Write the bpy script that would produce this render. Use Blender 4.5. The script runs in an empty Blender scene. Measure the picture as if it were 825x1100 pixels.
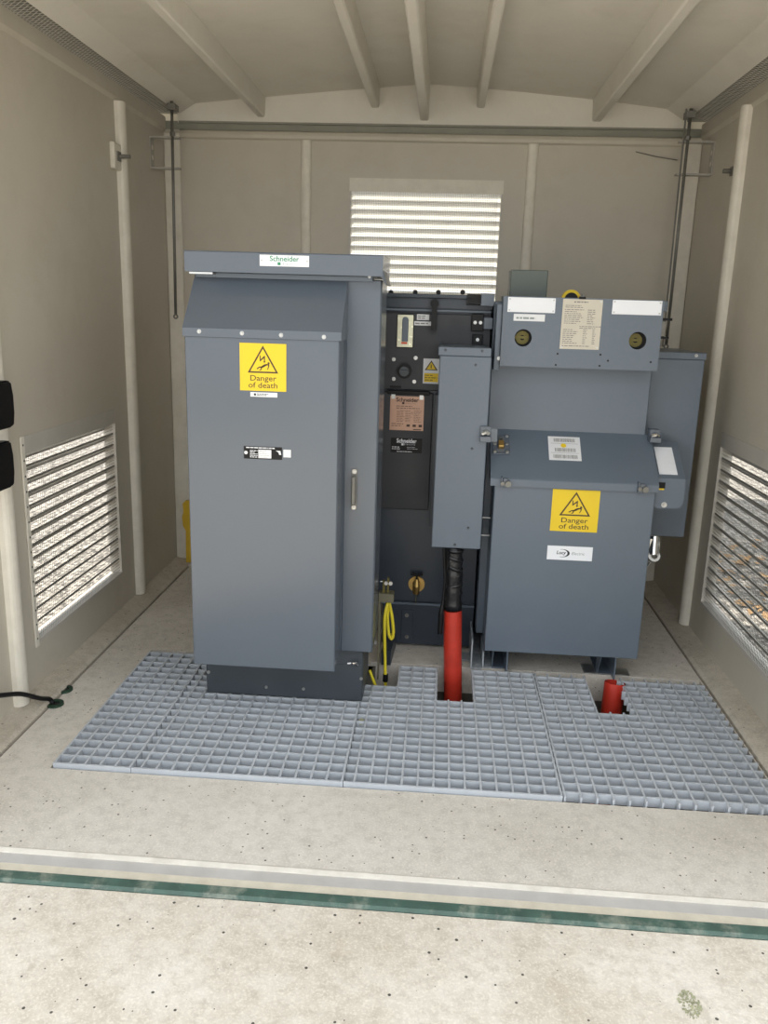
import bpy, bmesh, math, random
from mathutils import Vector, Matrix

scn = bpy.context.scene
COL = scn.collection

# ------------------------------------------------------------------ camera
CAM = Vector((1.199, -2.329, 1.460))
YAW, PITCH, ROLL, FPX = -0.0646869556, -0.242094701, 0.0297176382, 891.268
_cy, _sy, _cp, _sp = math.cos(YAW), math.sin(YAW), math.cos(PITCH), math.sin(PITCH)
FWD = Vector((_sy * _cp, _cy * _cp, _sp))
_r0 = Vector((_cy, -_sy, 0.0))
_u0 = _r0.cross(FWD)
RGT = _r0 * math.cos(ROLL) + _u0 * math.sin(ROLL)
UPV = -_r0 * math.sin(ROLL) + _u0 * math.cos(ROLL)
cd = bpy.data.cameras.new('camera')
cam = bpy.data.objects.new('camera', cd)
COL.objects.link(cam)
cd.sensor_fit = 'VERTICAL'
cd.sensor_height = 36.0
cd.lens = FPX / 1100.0 * 36.0
cd.clip_start = 0.02
cam.matrix_world = Matrix(((RGT.x, UPV.x, -FWD.x, CAM.x), (RGT.y, UPV.y, -FWD.y, CAM.y),
                           (RGT.z, UPV.z, -FWD.z, CAM.z), (0, 0, 0, 1)))
scn.camera = cam

# ------------------------------------------------------------------ light
world = bpy.data.worlds.new('sky')
scn.world = world
world.use_nodes = True
bg = world.node_tree.nodes['Background']
bg.inputs['Color'].default_value = (0.93, 0.97, 1.0, 1)
bg.inputs['Strength'].default_value = 1.0
sl = bpy.data.lights.new('sun', 'SUN')
sl.energy = 5.0
sl.angle = math.radians(1.0)
sl.color = (1.0, 0.93, 0.82)
sun = bpy.data.objects.new('sun', sl)
COL.objects.link(sun)
sun.location = (-4, 5, 8)
sun.rotation_euler = (Vector((0, 0, 0)) - Vector((-0.62, 0.58, 1.05))).to_track_quat('-Z', 'Y').to_euler()
scn.view_settings.view_transform = 'Standard'
scn.view_settings.look = 'None'
scn.view_settings.gamma = 1.0
scn.view_settings.use_curve_mapping = False
scn.view_settings.exposure = 1.05

# ------------------------------------------------------------------ helpers
def P(px, py, x=None, y=None, z=None):
    """photo pixel (825x1100) -> the point where its ray meets the plane x=, y= or z="""
    d = FWD * FPX + RGT * (px - 412.5) + UPV * (550 - py)
    if x is not None: t = (x - CAM.x) / d.x
    elif y is not None: t = (y - CAM.y) / d.y
    else: t = (z - CAM.z) / d.z
    return CAM + d * t

def col4(c): return (c[0], c[1], c[2], 1)

def mat(name, color, rough=0.5, metal=0.0, var=0.0, vscale=6.0, bump=0.0, bscale=60.0, coat=0.0, spec=0.5,
        streak=False, trans=0.0, dirt=None, dirt_amt=0.0, dirt_scale=3.0):
    m = bpy.data.materials.new(name)
    m.use_nodes = True
    nt = m.node_tree
    b = nt.nodes['Principled BSDF']
    b.inputs['Base Color'].default_value = col4(color)
    b.inputs['Roughness'].default_value = rough
    b.inputs['Metallic'].default_value = metal
    b.inputs['Specular IOR Level'].default_value = spec
    b.inputs['Coat Weight'].default_value = coat
    b.inputs['Coat Roughness'].default_value = 0.15
    tc = nt.nodes.new('ShaderNodeTexCoord')
    src = tc.outputs['Object']
    if streak:
        mp = nt.nodes.new('ShaderNodeMapping')
        mp.inputs['Scale'].default_value = (1, 1, 0.12)
        nt.links.new(src, mp.inputs['Vector']); src = mp.outputs['Vector']
    last = None
    if var > 0:
        n = nt.nodes.new('ShaderNodeTexNoise')
        n.inputs['Scale'].default_value = vscale
        n.inputs['Detail'].default_value = 6
        n.inputs['Roughness'].default_value = 0.6
        nt.links.new(src, n.inputs['Vector'])
        r = nt.nodes.new('ShaderNodeMapRange')
        r.inputs['From Min'].default_value = 0.3; r.inputs['From Max'].default_value = 0.7
        r.inputs['To Min'].default_value = 1 - var; r.inputs['To Max'].default_value = 1 + var
        nt.links.new(n.outputs['Fac'], r.inputs['Value'])
        v = nt.nodes.new('ShaderNodeMix'); v.data_type = 'RGBA'; v.blend_type = 'MULTIPLY'
        v.inputs[0].default_value = 1.0
        v.inputs[6].default_value = col4(color)
        cb = nt.nodes.new('ShaderNodeCombineColor')
        for i in range(3): nt.links.new(r.outputs['Result'], cb.inputs[i])
        nt.links.new(cb.outputs[0], v.inputs[7])
        last = v.outputs[2]
        rr = nt.nodes.new('ShaderNodeMapRange')
        rr.inputs['From Min'].default_value = 0.3; rr.inputs['From Max'].default_value = 0.7
        rr.inputs['To Min'].default_value = max(0.03, rough * 0.85); rr.inputs['To Max'].default_value = min(1, rough * 1.15)
        nt.links.new(n.outputs['Fac'], rr.inputs['Value'])
        nt.links.new(rr.outputs['Result'], b.inputs['Roughness'])
    if dirt is not None:
        n2 = nt.nodes.new('ShaderNodeTexNoise')
        n2.inputs['Scale'].default_value = dirt_scale
        n2.inputs['Detail'].default_value = 9
        n2.inputs['Roughness'].default_value = 0.7
        nt.links.new(src, n2.inputs['Vector'])
        r2 = nt.nodes.new('ShaderNodeMapRange')
        r2.inputs['From Min'].default_value = 0.5; r2.inputs['From Max'].default_value = 0.75
        r2.inputs['To Min'].default_value = 0; r2.inputs['To Max'].default_value = dirt_amt
        nt.links.new(n2.outputs['Fac'], r2.inputs['Value'])
        v2 = nt.nodes.new('ShaderNodeMix'); v2.data_type = 'RGBA'
        nt.links.new(r2.outputs['Result'], v2.inputs[0])
        if last: nt.links.new(last, v2.inputs[6])
        else: v2.inputs[6].default_value = col4(color)
        v2.inputs[7].default_value = col4(dirt)
        last = v2.outputs[2]
    if last: nt.links.new(last, b.inputs['Base Color'])
    if bump > 0:
        n3 = nt.nodes.new('ShaderNodeTexNoise')
        n3.inputs['Scale'].default_value = bscale
        n3.inputs['Detail'].default_value = 4
        nt.links.new(tc.outputs['Object'], n3.inputs['Vector'])
        bp = nt.nodes.new('ShaderNodeBump')
        bp.inputs['Strength'].default_value = bump
        bp.inputs['Distance'].default_value = 0.004
        nt.links.new(n3.outputs['Fac'], bp.inputs['Height'])
        nt.links.new(bp.outputs['Normal'], b.inputs['Normal'])
    if trans > 0:
        out = nt.nodes['Material Output']
        tl = nt.nodes.new('ShaderNodeBsdfTranslucent')
        tl.inputs['Color'].default_value = col4(color)
        mx = nt.nodes.new('ShaderNodeMixShader')
        mx.inputs[0].default_value = trans
        nt.links.new(b.outputs[0], mx.inputs[1]); nt.links.new(tl.outputs[0], mx.inputs[2])
        nt.links.new(mx.outputs[0], out.inputs['Surface'])
    return m

def concrete(name, color, dark, specks=0.5, speck_scale=38, bump=0.25, patch=2.3):
    m = bpy.data.materials.new(name)
    m.use_nodes = True
    nt = m.node_tree
    b = nt.nodes['Principled BSDF']
    b.inputs['Roughness'].default_value = 0.85
    b.inputs['Specular IOR Level'].default_value = 0.3
    tc = nt.nodes.new('ShaderNodeTexCoord')
    def noise(scale, det=8, ro=0.65):
        n = nt.nodes.new('ShaderNodeTexNoise')
        n.inputs['Scale'].default_value = scale; n.inputs['Detail'].default_value = det
        n.inputs['Roughness'].default_value = ro
        nt.links.new(tc.outputs['Object'], n.inputs['Vector'])
        return n
    def rng(sock, a, bb, c, d):
        r = nt.nodes.new('ShaderNodeMapRange')
        r.inputs['From Min'].default_value = a; r.inputs['From Max'].default_value = bb
        r.inputs['To Min'].default_value = c; r.inputs['To Max'].default_value = d
        nt.links.new(sock, r.inputs['Value'])
        return r.outputs['Result']
    def mix(fac, a, c):
        v = nt.nodes.new('ShaderNodeMix'); v.data_type = 'RGBA'
        nt.links.new(fac, v.inputs[0])
        if isinstance(a, tuple): v.inputs[6].default_value = a
        else: nt.links.new(a, v.inputs[6])
        v.inputs[7].default_value = c
        return v.outputs[2]
    n1 = noise(patch); n2 = noise(24, 6); n3 = noise(160, 3)
    c = mix(rng(n1.outputs['Fac'], 0.38, 0.7, 0, 0.75), col4(color), col4(dark))
    c = mix(rng(n2.outputs['Fac'], 0.45, 0.72, 0, 0.5), c, col4([x * 0.78 for x in dark]))
    c = mix(rng(n3.outputs['Fac'], 0.48, 0.7, 0, 0.5), c, col4([min(1, x * 1.25) for x in color]))
    vo = nt.nodes.new('ShaderNodeTexVoronoi'); vo.inputs['Scale'].default_value = speck_scale
    vo.inputs['Randomness'].default_value = 1.0
    nt.links.new(tc.outputs['Object'], vo.inputs['Vector'])
    sepc = nt.nodes.new('ShaderNodeSeparateColor')
    nt.links.new(vo.outputs['Color'], sepc.inputs[0])
    # only some cells carry a pore, and of varying size
    sz = rng(sepc.outputs[0], 0.55, 1.0, 0.0, 0.2)
    lt = nt.nodes.new('ShaderNodeMath'); lt.operation = 'LESS_THAN'
    nt.links.new(vo.outputs['Distance'], lt.inputs[0]); nt.links.new(sz, lt.inputs[1])
    ml = nt.nodes.new('ShaderNodeMath'); ml.operation = 'MULTIPLY'
    nt.links.new(lt.outputs[0], ml.inputs[0]); ml.inputs[1].default_value = specks
    c = mix(ml.outputs[0], c, (0.035, 0.03, 0.025, 1))
    nt.links.new(c, b.inputs['Base Color'])
    bp = nt.nodes.new('ShaderNodeBump'); bp.inputs['Strength'].default_value = bump; bp.inputs['Distance'].default_value = 0.006
    nt.links.new(n2.outputs['Fac'], bp.inputs['Height'])
    nt.links.new(bp.outputs['Normal'], b.inputs['Normal'])
    return m

def gravel(name):
    m = bpy.data.materials.new(name); m.use_nodes = True
    nt = m.node_tree; b = nt.nodes['Principled BSDF']; b.inputs['Roughness'].default_value = 0.9
    tc = nt.nodes.new('ShaderNodeTexCoord')
    vo = nt.nodes.new('ShaderNodeTexVoronoi'); vo.inputs['Scale'].default_value = 45
    nt.links.new(tc.outputs['Object'], vo.inputs['Vector'])
    sp = nt.nodes.new('ShaderNodeSeparateColor'); nt.links.new(vo.outputs['Color'], sp.inputs[0])
    cr = nt.nodes.new('ShaderNodeValToRGB')
    cr.color_ramp.elements[0].color = (0.06, 0.055, 0.05, 1); cr.color_ramp.elements[1].color = (0.40, 0.37, 0.33, 1)
    e = cr.color_ramp.elements.new(0.5); e.color = (0.19, 0.175, 0.155, 1)
    nt.links.new(sp.outputs[0], cr.inputs[0])
    nt.links.new(cr.outputs[0], b.inputs['Base Color'])
    bp = nt.nodes.new('ShaderNodeBump'); bp.inputs['Strength'].default_value = 0.8; bp.inputs['Distance'].default_value = 0.01
    bp.invert = True
    nt.links.new(vo.outputs['Distance'], bp.inputs['Height']); nt.links.new(bp.outputs['Normal'], b.inputs['Normal'])
    return m

M = dict(
    wall=mat('grp_wall', (0.52, 0.48, 0.40), 0.42, var=0.05, vscale=2.2, bump=0.12, bscale=22, dirt=(0.36, 0.31, 0.22), dirt_amt=0.35, dirt_scale=2.0),
    rib=mat('grp_rib', (0.70, 0.66, 0.57), 0.45, var=0.05, vscale=14, bump=0.15, bscale=35, dirt=(0.38, 0.33, 0.24), dirt_amt=0.25, dirt_scale=9),
    roof=mat('grp_roof', (0.70, 0.67, 0.60), 0.5, var=0.05, vscale=3, bump=0.15, bscale=25, dirt=(0.45, 0.40, 0.32), dirt_amt=0.3, dirt_scale=2.5),
    floor=concrete('floor_concrete', (0.68, 0.635, 0.57), (0.52, 0.475, 0.41), 0.85, 55),
    pad=concrete('pad_concrete', (0.70, 0.65, 0.57), (0.46, 0.385, 0.295), 0.9, 46, 0.6, 3.4),
    kerb=concrete('kerb_concrete', (0.56, 0.51, 0.43), (0.38, 0.33, 0.26), 0.5, 40, 0.6),
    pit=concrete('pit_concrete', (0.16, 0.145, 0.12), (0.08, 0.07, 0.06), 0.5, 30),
    gravel=gravel('gravel'),
    soil=mat('soil', (0.22, 0.17, 0.11), 0.9, var=0.3, vscale=8),
    step=mat('threshold_grey', (0.42, 0.40, 0.375), 0.6, var=0.08, vscale=14, bump=0.1),
    cream=mat('threshold_cream', (0.60, 0.55, 0.45), 0.6, var=0.1, vscale=20, bump=0.2, dirt=(0.5, 0.42, 0.3), dirt_amt=0.5, dirt_scale=12),
    nosing=mat('pale_nosing', (0.70, 0.66, 0.59), 0.6, var=0.1, vscale=16, bump=0.2, dirt=(0.55, 0.49, 0.4), dirt_amt=0.6, dirt_scale=9),
    green=mat('threshold_green', (0.060, 0.112, 0.090), 0.5, var=0.25, vscale=18, bump=0.1, dirt=(0.45, 0.44, 0.36), dirt_amt=0.6, dirt_scale=14),
    channel=mat('grey_green_channel', (0.27, 0.27, 0.22), 0.6, var=0.1, vscale=8),
    grate=mat('grey_grp_grating', (0.51, 0.54, 0.58), 0.5, var=0.06, vscale=10, bump=0.1, bscale=90),
    paint=mat('grey_blue_paint', (0.102, 0.122, 0.150), 0.23, var=0.03, vscale=2.0, spec=0.5, bump=0.015, bscale=5, dirt=(0.13, 0.15, 0.18), dirt_amt=0.12, dirt_scale=2),
    paint2=mat('slate_paint', (0.112, 0.140, 0.176), 0.38, var=0.03, vscale=3, dirt=(0.18, 0.205, 0.24), dirt_amt=0.15, dirt_scale=5),
    plinth=mat('dark_grey_paint', (0.050, 0.060, 0.072), 0.38, var=0.08, vscale=6),
    tank=mat('dark_blue_tank', (0.030, 0.040, 0.056), 0.38, var=0.06, vscale=5),
    panel=mat('charcoal_panel', (0.026, 0.028, 0.034), 0.5, var=0.05, vscale=8),
    black=mat('black_plastic', (0.006, 0.006, 0.007), 0.45, spec=0.25, var=0.1, vscale=20),
    tape=mat('black_tape', (0.012, 0.012, 0.014), 0.33, var=0.2, vscale=30, bump=0.9, bscale=40),
    white=mat('white_plastic', (0.80, 0.82, 0.86), 0.35, var=0.02, vscale=10),
    paper=mat('off_white_sticker', (0.72, 0.73, 0.75), 0.5, var=0.02, vscale=20),
    notice=mat('cream_engraved_plate', (0.56, 0.52, 0.43), 0.4, var=0.04, vscale=20),
    bronze=mat('copper_toned_plate', (0.50, 0.30, 0.21), 0.35, 0.2, var=0.08, vscale=12),
    yellow=mat('sign_yellow', (0.78, 0.55, 0.012), 0.5, var=0.02, vscale=10),
    ink=mat('sign_brown_ink', (0.060, 0.030, 0.012), 0.5, var=0.02),
    print=mat('grey_print', (0.20, 0.19, 0.18), 0.6, var=0.02),
    bprint=mat('brown_print', (0.05, 0.022, 0.015), 0.6, var=0.02),
    logo=mat('green_print', (0.015, 0.24, 0.11), 0.5, var=0.02),
    logo2=mat('pale_grey_print', (0.25, 0.30, 0.29), 0.5, var=0.02),
    darkprint=mat('black_print', (0.01, 0.015, 0.02), 0.5, var=0.02),
    steel=mat('galvanised_steel', (0.52, 0.53, 0.52), 0.38, 0.85, var=0.15, vscale=25),
    splash=mat('splashed_galvanised', (0.34, 0.37, 0.40), 0.6, 0.2, var=0.25, vscale=25, dirt=(0.75, 0.76, 0.76), dirt_amt=0.9, dirt_scale=22),
    rod=mat('dull_steel', (0.20, 0.195, 0.175), 0.5, 0.5, var=0.15, vscale=20),
    bolt=mat('bright_bolt', (0.55, 0.55, 0.54), 0.3, 0.8, var=0.05, vscale=40),
    chrome=mat('chrome', (0.75, 0.74, 0.72), 0.15, 1.0, var=0.05, vscale=20),
    brass=mat('brass', (0.55, 0.36, 0.12), 0.35, 0.9, var=0.15, vscale=25),
    red=mat('red_duct', (0.52, 0.035, 0.018), 0.42, var=0.12, vscale=14, dirt=(0.25, 0.03, 0.02), dirt_amt=0.5, dirt_scale=10),
    yg=mat('yellow_wire', (0.70, 0.58, 0.03), 0.45, var=0.1, vscale=30),
    olive=mat('olive_steel', (0.16, 0.15, 0.10), 0.5, 0.3, var=0.15, vscale=15),
    greenbox=mat('green_grey_box', (0.095, 0.115, 0.105), 0.5, var=0.05),
    grommet=mat('green_rubber', (0.015, 0.045, 0.025), 0.6, var=0.2, vscale=30),
    slat=mat('louvre_blade', (0.88, 0.87, 0.84), 0.4, var=0.05, vscale=12, trans=0.6),
    blade=mat('metal_blade', (0.24, 0.23, 0.205), 0.4, 0.4, var=0.08, vscale=12),
    fitting=mat('dull_brass', (0.13, 0.11, 0.03), 0.5, 0.5, var=0.15, vscale=30),
    bracket=mat('weathered_steel', (0.42, 0.40, 0.36), 0.5, 0.3, var=0.12, vscale=25),
    boardy=mat('board_yellow', (0.62, 0.40, 0.02), 0.5, var=0.1, vscale=12),
    chalk=mat('faded_yellow_mark', (0.10, 0.10, 0.045), 0.7, var=0.3, vscale=40),
    moss=mat('moss', (0.34, 0.34, 0.22), 0.95, var=0.4, vscale=40),
    lframe=mat('louvre_frame', (0.50, 0.47, 0.42), 0.45, 0.0, var=0.06, vscale=10),
    eave=mat('dark_eave_board', (0.17, 0.165, 0.14), 0.7, var=0.1, vscale=6),
    mesh=mat('pale_expanded_metal', (0.38, 0.365, 0.32), 0.5, 0.0, var=0.1, vscale=20),
    wire=mat('galvanised_wire', (0.30, 0.29, 0.26), 0.5, 0.5, var=0.1, vscale=20),
    redflag=mat('red_flag', (0.6, 0.06, 0.02), 0.4, var=0.05),
    window=mat('indicator_plate', (0.62, 0.60, 0.44), 0.25, 0.4, var=0.15, vscale=40),
    leaf=mat('leaf_green', (0.12, 0.22, 0.04), 0.6, var=0.4, vscale=3, trans=0.3),
    dryleaf=mat('dry_leaf', (0.30, 0.18, 0.08), 0.8, var=0.4, vscale=10),
    bark=mat('bark', (0.12, 0.09, 0.06), 0.9, var=0.3, vscale=20),
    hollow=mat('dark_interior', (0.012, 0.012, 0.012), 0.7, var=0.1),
)

def bx(bm, x0, x1, y0, y1, z0, z1, bev=0.0, seg=1):
    vs = [bm.verts.new((x, y, z)) for x in (x0, x1) for y in (y0, y1) for z in (z0, z1)]
    f = [(0, 1, 3, 2), (4, 6, 7, 5), (0, 4, 5, 1), (2, 3, 7, 6), (0, 2, 6, 4), (1, 5, 7, 3)]
    fs = [bm.faces.new([vs[i] for i in q]) for q in f]
    if bev > 0:
        es = list({e for q in fs for e in q.edges})
        bmesh.ops.bevel(bm, geom=es, offset=bev, segments=seg, affect='EDGES', profile=0.5)
    return fs

class Fr:
    """a flat frame: o origin, u across, v up, n out of the face"""
    def __init__(s, o, u=(1, 0, 0), v=(0, 0, 1)):
        s.o = Vector(o); s.u = Vector(u).normalized(); s.v = Vector(v).normalized(); s.n = s.u.cross(s.v).normalized()
    def p(s, a, b, c=0.0): return s.o + s.u * a + s.v * b + s.n * c

def fbx(bm, fr, u0, u1, v0, v1, n0, n1, bev=0.0):
    vs = [bm.verts.new(fr.p(a, b, c)) for a in (u0, u1) for b in (v0, v1) for c in (n0, n1)]
    f = [(0, 1, 3, 2), (4, 6, 7, 5), (0, 4, 5, 1), (2, 3, 7, 6), (0, 2, 6, 4), (1, 5, 7, 3)]
    fs = [bm.faces.new([vs[i] for i in q]) for q in f]
    if bev > 0:
        bmesh.ops.bevel(bm, geom=list({e for q in fs for e in q.edges}), offset=bev, segments=1, affect='EDGES')

def fpoly(bm, fr, pts, n0, n1):
    lo = [bm.verts.new(fr.p(a, b, n0)) for a, b in pts]
    hi = [bm.verts.new(fr.p(a, b, n1)) for a, b in pts]
    k = len(pts)
    bm.faces.new(lo[::-1]); bm.faces.new(hi)
    for i in range(k):
        j = (i + 1) % k
        bm.faces.new((lo[i], lo[j], hi[j], hi[i]))

def prism_x(bm, prof, x0, x1):
    """profile of (y, z) points pulled along x"""
    a = [bm.verts.new((x0, y, z)) for y, z in prof]; b = [bm.verts.new((x1, y, z)) for y, z in prof]
    k = len(prof)
    bm.faces.new(a); bm.faces.new(b[::-1])
    for i in range(k):
        j = (i + 1) % k
        bm.faces.new((a[j], a[i], b[i], b[j]))

def prism_y(bm, prof, y0, y1):
    """profile of (x, z) points pulled along y"""
    a = [bm.verts.new((x, y0, z)) for x, z in prof]; b = [bm.verts.new((x, y1, z)) for x, z in prof]
    k = len(prof)
    bm.faces.new(a); bm.faces.new(b[::-1])
    for i in range(k):
        j = (i + 1) % k
        bm.faces.new((a[j], a[i], b[i], b[j]))

def prism_z(bm, prof, z0, z1):
    a = [bm.verts.new((x, y, z0)) for x, y in prof]; b = [bm.verts.new((x, y, z1)) for x, y in prof]
    k = len(prof)
    bm.faces.new(a[::-1]); bm.faces.new(b)
    for i in range(k):
        j = (i + 1) % k
        bm.faces.new((a[i], a[j], b[j], b[i]))

def tube(bm, pts, r, n=12, cap=True, radii=None, hollow=False):
    pts = [Vector(p) for p in pts]
    rings = []
    ref = Vector((0.31, 0.77, 0.55)).normalized()
    for i, p in enumerate(pts):
        d = (pts[min(i + 1, len(pts) - 1)] - pts[max(i - 1, 0)]).normalized()
        a = d.cross(ref).normalized(); b = d.cross(a).normalized()
        rr = radii[i] if radii else r
        rings.append([bm.verts.new(p + (a * math.cos(t) + b * math.sin(t)) * rr) for t in [2 * math.pi * k / n for k in range(n)]])
    for i in range(len(rings) - 1):
        for k in range(n):
            j = (k + 1) % n
            bm.faces.new((rings[i][k], rings[i][j], rings[i + 1][j], rings[i + 1][k]))
    if cap and not hollow:
        bm.faces.new(rings[0][::-1]); bm.faces.new(rings[-1])

def disc(bm, fr, r, n0, n1, seg=20, r1=None):
    fpoly_r = r if r1 is None else r1
    lo = [bm.verts.new(fr.p(r * math.cos(t), r * math.sin(t), n0)) for t in [2 * math.pi * k / seg for k in range(seg)]]
    hi = [bm.verts.new(fr.p(fpoly_r * math.cos(t), fpoly_r * math.sin(t), n1)) for t in [2 * math.pi * k / seg for k in range(seg)]]
    bm.faces.new(lo[::-1]); bm.faces.new(hi)
    for i in range(seg):
        j = (i + 1) % seg
        bm.faces.new((lo[i], lo[j], hi[j], hi[i]))

def ring(bm, fr, r0, r1, n0, n1, seg=24):
    rows = []
    for rr, nn in ((r0, n0), (r0, n1), (r1, n1), (r1, n0)):
        rows.append([bm.verts.new(fr.p(rr * math.cos(t), rr * math.sin(t), nn)) for t in [2 * math.pi * k / seg for k in range(seg)]])
    for a in range(4):
        A, B = rows[a], rows[(a + 1) % 4]
        for k in range(seg):
            j = (k + 1) % seg
            bm.faces.new((A[k], B[k], B[j], A[j]))

def NB(): return bmesh.new()

def tag(o, label=None, cat=None, group=None, kind=None):
    if label: o['label'] = label
    if cat: o['category'] = cat
    if group: o['group'] = group
    if kind: o['kind'] = kind
    return o

def obj(name, bm, material, parent=None, smooth=False, label=None, kind=None):
    bmesh.ops.recalc_face_normals(bm, faces=bm.faces[:])
    me = bpy.data.meshes.new(name)
    if parent is None and len(bm.verts):
        xs = [v.co for v in bm.verts]
        base = Vector(((min(c.x for c in xs) + max(c.x for c in xs)) / 2, (min(c.y for c in xs) + max(c.y for c in xs)) / 2, min(c.z for c in xs)))
        bmesh.ops.translate(bm, verts=bm.verts[:], vec=-base)
    bm.to_mesh(me); bm.free()
    me.materials.append(M[material] if isinstance(material, str) else material)
    if smooth:
        for p in me.polygons: p.use_smooth = True
    o = bpy.data.objects.new(name, me)
    COL.objects.link(o)
    if parent is None: o.location = base
    else: adopt(o, parent)
    if label: o['label'] = label
    if kind: o['kind'] = kind
    return o

def origin_of(o):
    v = Vector(o.location)
    while o.parent:
        o = o.parent
        v = v + Vector(o.location)
    return v

WORLD_AT = {}
def adopt(o, parent):
    o.parent = parent
    t = parent
    off = Vector((0, 0, 0))
    # parents never rotate: empties and top-level meshes carry only a location
    if t.parent is None: off = Vector(t.location)
    else: off = Vector(t.parent.location) + 0 * Vector(t.location)
    if t.parent is None:
        o.matrix_parent_inverse = Matrix.Translation(-off)
    else:
        # the part's own frame is the world frame shifted by its (shared-mesh) location
        o.matrix_parent_inverse = Matrix.Translation(-Vector(t.location))
    return o

def inst(name, me, loc, parent, smooth=False):
    o = bpy.data.objects.new(name, me)
    COL.objects.link(o)
    o.location = loc
    if parent is not None: adopt(o, parent)
    return o

def thing(name, loc, label, cat, group=None):
    o = bpy.data.objects.new(name, None)
    o.empty_display_size = 0.1
    COL.objects.link(o)
    o.location = loc
    tag(o, label, cat, group)
    return o

def mesh_of(name, bm, material, smooth=False):
    bmesh.ops.recalc_face_normals(bm, faces=bm.faces[:])
    me = bpy.data.meshes.new(name); bm.to_mesh(me); bm.free()
    me.materials.append(M[material])
    if smooth:
        for p in me.polygons: p.use_smooth = True
    return me

_bolts = {}
def bolt(parent, pos, r=0.008, n='front', material='bolt', name='bolt', h=0.6):
    key = (r, n, material, h)
    if key not in _bolts:
        bm = NB()
        fr = {'front': Fr((0, 0, 0)), 'left': Fr((0, 0, 0), (0, 1, 0)), 'right': Fr((0, 0, 0), (0, -1, 0)), 'up': Fr((0, 0, 0), (1, 0, 0), (0, 1, 0))}[n] if isinstance(n, str) else n
        disc(bm, fr, r, -0.0005, r * h * 0.4, 10)
        disc(bm, fr, r * 0.72, r * h * 0.4, r * h, 6, r * 0.5)
        _bolts[key] = mesh_of('bolt', bm, material)
    return inst(name, _bolts[key], pos, parent)

def text(fr, s, size, u, v, n, parent, material, name='lettering', align='CENTER', bold=0.0, shear=0.0, sx=1.0):
    cu = bpy.data.curves.new('lettering', 'FONT')
    cu.body = s; cu.size = size; cu.align_x = align; cu.offset = bold; cu.shear = shear
    cu.space_line = 0.85; cu.resolution_u = 3; cu.extrude = 0.0002
    t = bpy.data.objects.new('lettering', cu)
    COL.objects.link(t)
    dg = bpy.context.evaluated_depsgraph_get(); dg.update()
    me = bpy.data.meshes.new_from_object(t.evaluated_get(dg))
    bpy.data.objects.remove(t); bpy.data.curves.remove(cu)
    for q in me.vertices:
        q.co = fr.p(u + q.co.x * sx, v + q.co.y, n + q.co.z)
    me.materials.clear(); me.materials.append(M[material]); me.name = name
    o = bpy.data.objects.new(name, me); COL.objects.link(o)
    adopt(o, parent)
    return o

def rows(bm, fr, u0, u1, v0, v1, n, k, seed=1, fill=0.8, th=0.45, cols=1):
    """illegible small print: rows of short strokes"""
    rd = random.Random(seed)
    dv = (v1 - v0) / k
    for i in range(k):
        v = v1 - (i + 0.5) * dv
        for c in range(cols):
            a = u0 + (u1 - u0) * c / cols; e = u0 + (u1 - u0) * (c + 1) / cols
            x = a; end = a + (e - a) * rd.uniform(fill * 0.55, fill)
            while x < end:
                w = rd.uniform(0.6, 2.4) * dv
                fbx(bm, fr, x, min(x + w, end), v - dv * th / 2, v + dv * th / 2, n, n + 0.0002)
                x += w + dv * 0.35

def plate(parent, name, fr, u0, u1, v0, v1, material, th=0.0015, label=None, bev=0.0):
    bm = NB(); fbx(bm, fr, u0, u1, v0, v1, -0.0002, th, bev)
    return obj(name, bm, material, parent, label=label)

# ------------------------------------------------------------------ the place
WL, WR, YB, YF, HW = -0.29, 2.43, 2.20, -0.44, 2.375
FZ = -0.015

# ground outside
bm = NB()
for a in ((-14, -0.33, -16, 16), (2.47, 16, -16, 16), (-0.33, 2.47, -16, -0.45), (-0.33, 2.47, 2.24, 16)): bx(bm, a[0], a[1], a[2], a[3], -0.30, -0.10)
g = obj('ground', bm, 'gravel'); tag(g, kind='structure')
bm = NB(); bx(bm, -3.2, 5.4, -7.5, -0.531, -0.28, -0.028)
o = obj('floor_outside', bm, 'pad'); tag(o, kind='structure')

# floor slab with the cable trench left open
PX0, PX1, PY0, PY1 = -0.006, 2.327, -0.008, 0.955
bm = NB()
for a in ((-0.196, 2.332, -0.405, PY0), (-0.196, PX0, PY0, PY1), (PX1, 2.332, PY0, PY1), (-0.196, 2.332, PY1, YB)):
    bx(bm, a[0], a[1], a[2], a[3], FZ - 0.12, FZ)
flo = obj('floor', bm, 'floor'); tag(flo, kind='structure')
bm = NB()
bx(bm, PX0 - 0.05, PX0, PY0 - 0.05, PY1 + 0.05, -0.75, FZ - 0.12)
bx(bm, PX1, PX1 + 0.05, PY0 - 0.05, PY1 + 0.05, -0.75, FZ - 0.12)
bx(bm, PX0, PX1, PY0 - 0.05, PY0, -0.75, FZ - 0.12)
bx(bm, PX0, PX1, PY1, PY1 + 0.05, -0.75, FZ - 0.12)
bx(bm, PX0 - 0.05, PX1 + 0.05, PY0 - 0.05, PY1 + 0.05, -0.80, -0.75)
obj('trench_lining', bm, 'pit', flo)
bm = NB()
bx(bm, PX0, PX1, PY0, PY0 + 0.03, -0.043, -0.0345); bx(bm, PX0, PX0 + 0.03, PY0 + 0.03, PY1, -0.043, -0.0345)
bx(bm, PX1 - 0.03, PX1, PY0 + 0.03, PY1, -0.043, -0.0345)
for xs in (0.262, 0.95, 1.633): bx(bm, xs - 0.02, xs + 0.02, PY0 + 0.03, PY1, -0.082, -0.0345)
bx(bm, PX0 + 0.03, 0.96, 0.87, PY1, -0.043, -0.0345); 
obj('support_angle', bm, 'rod', flo)

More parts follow.
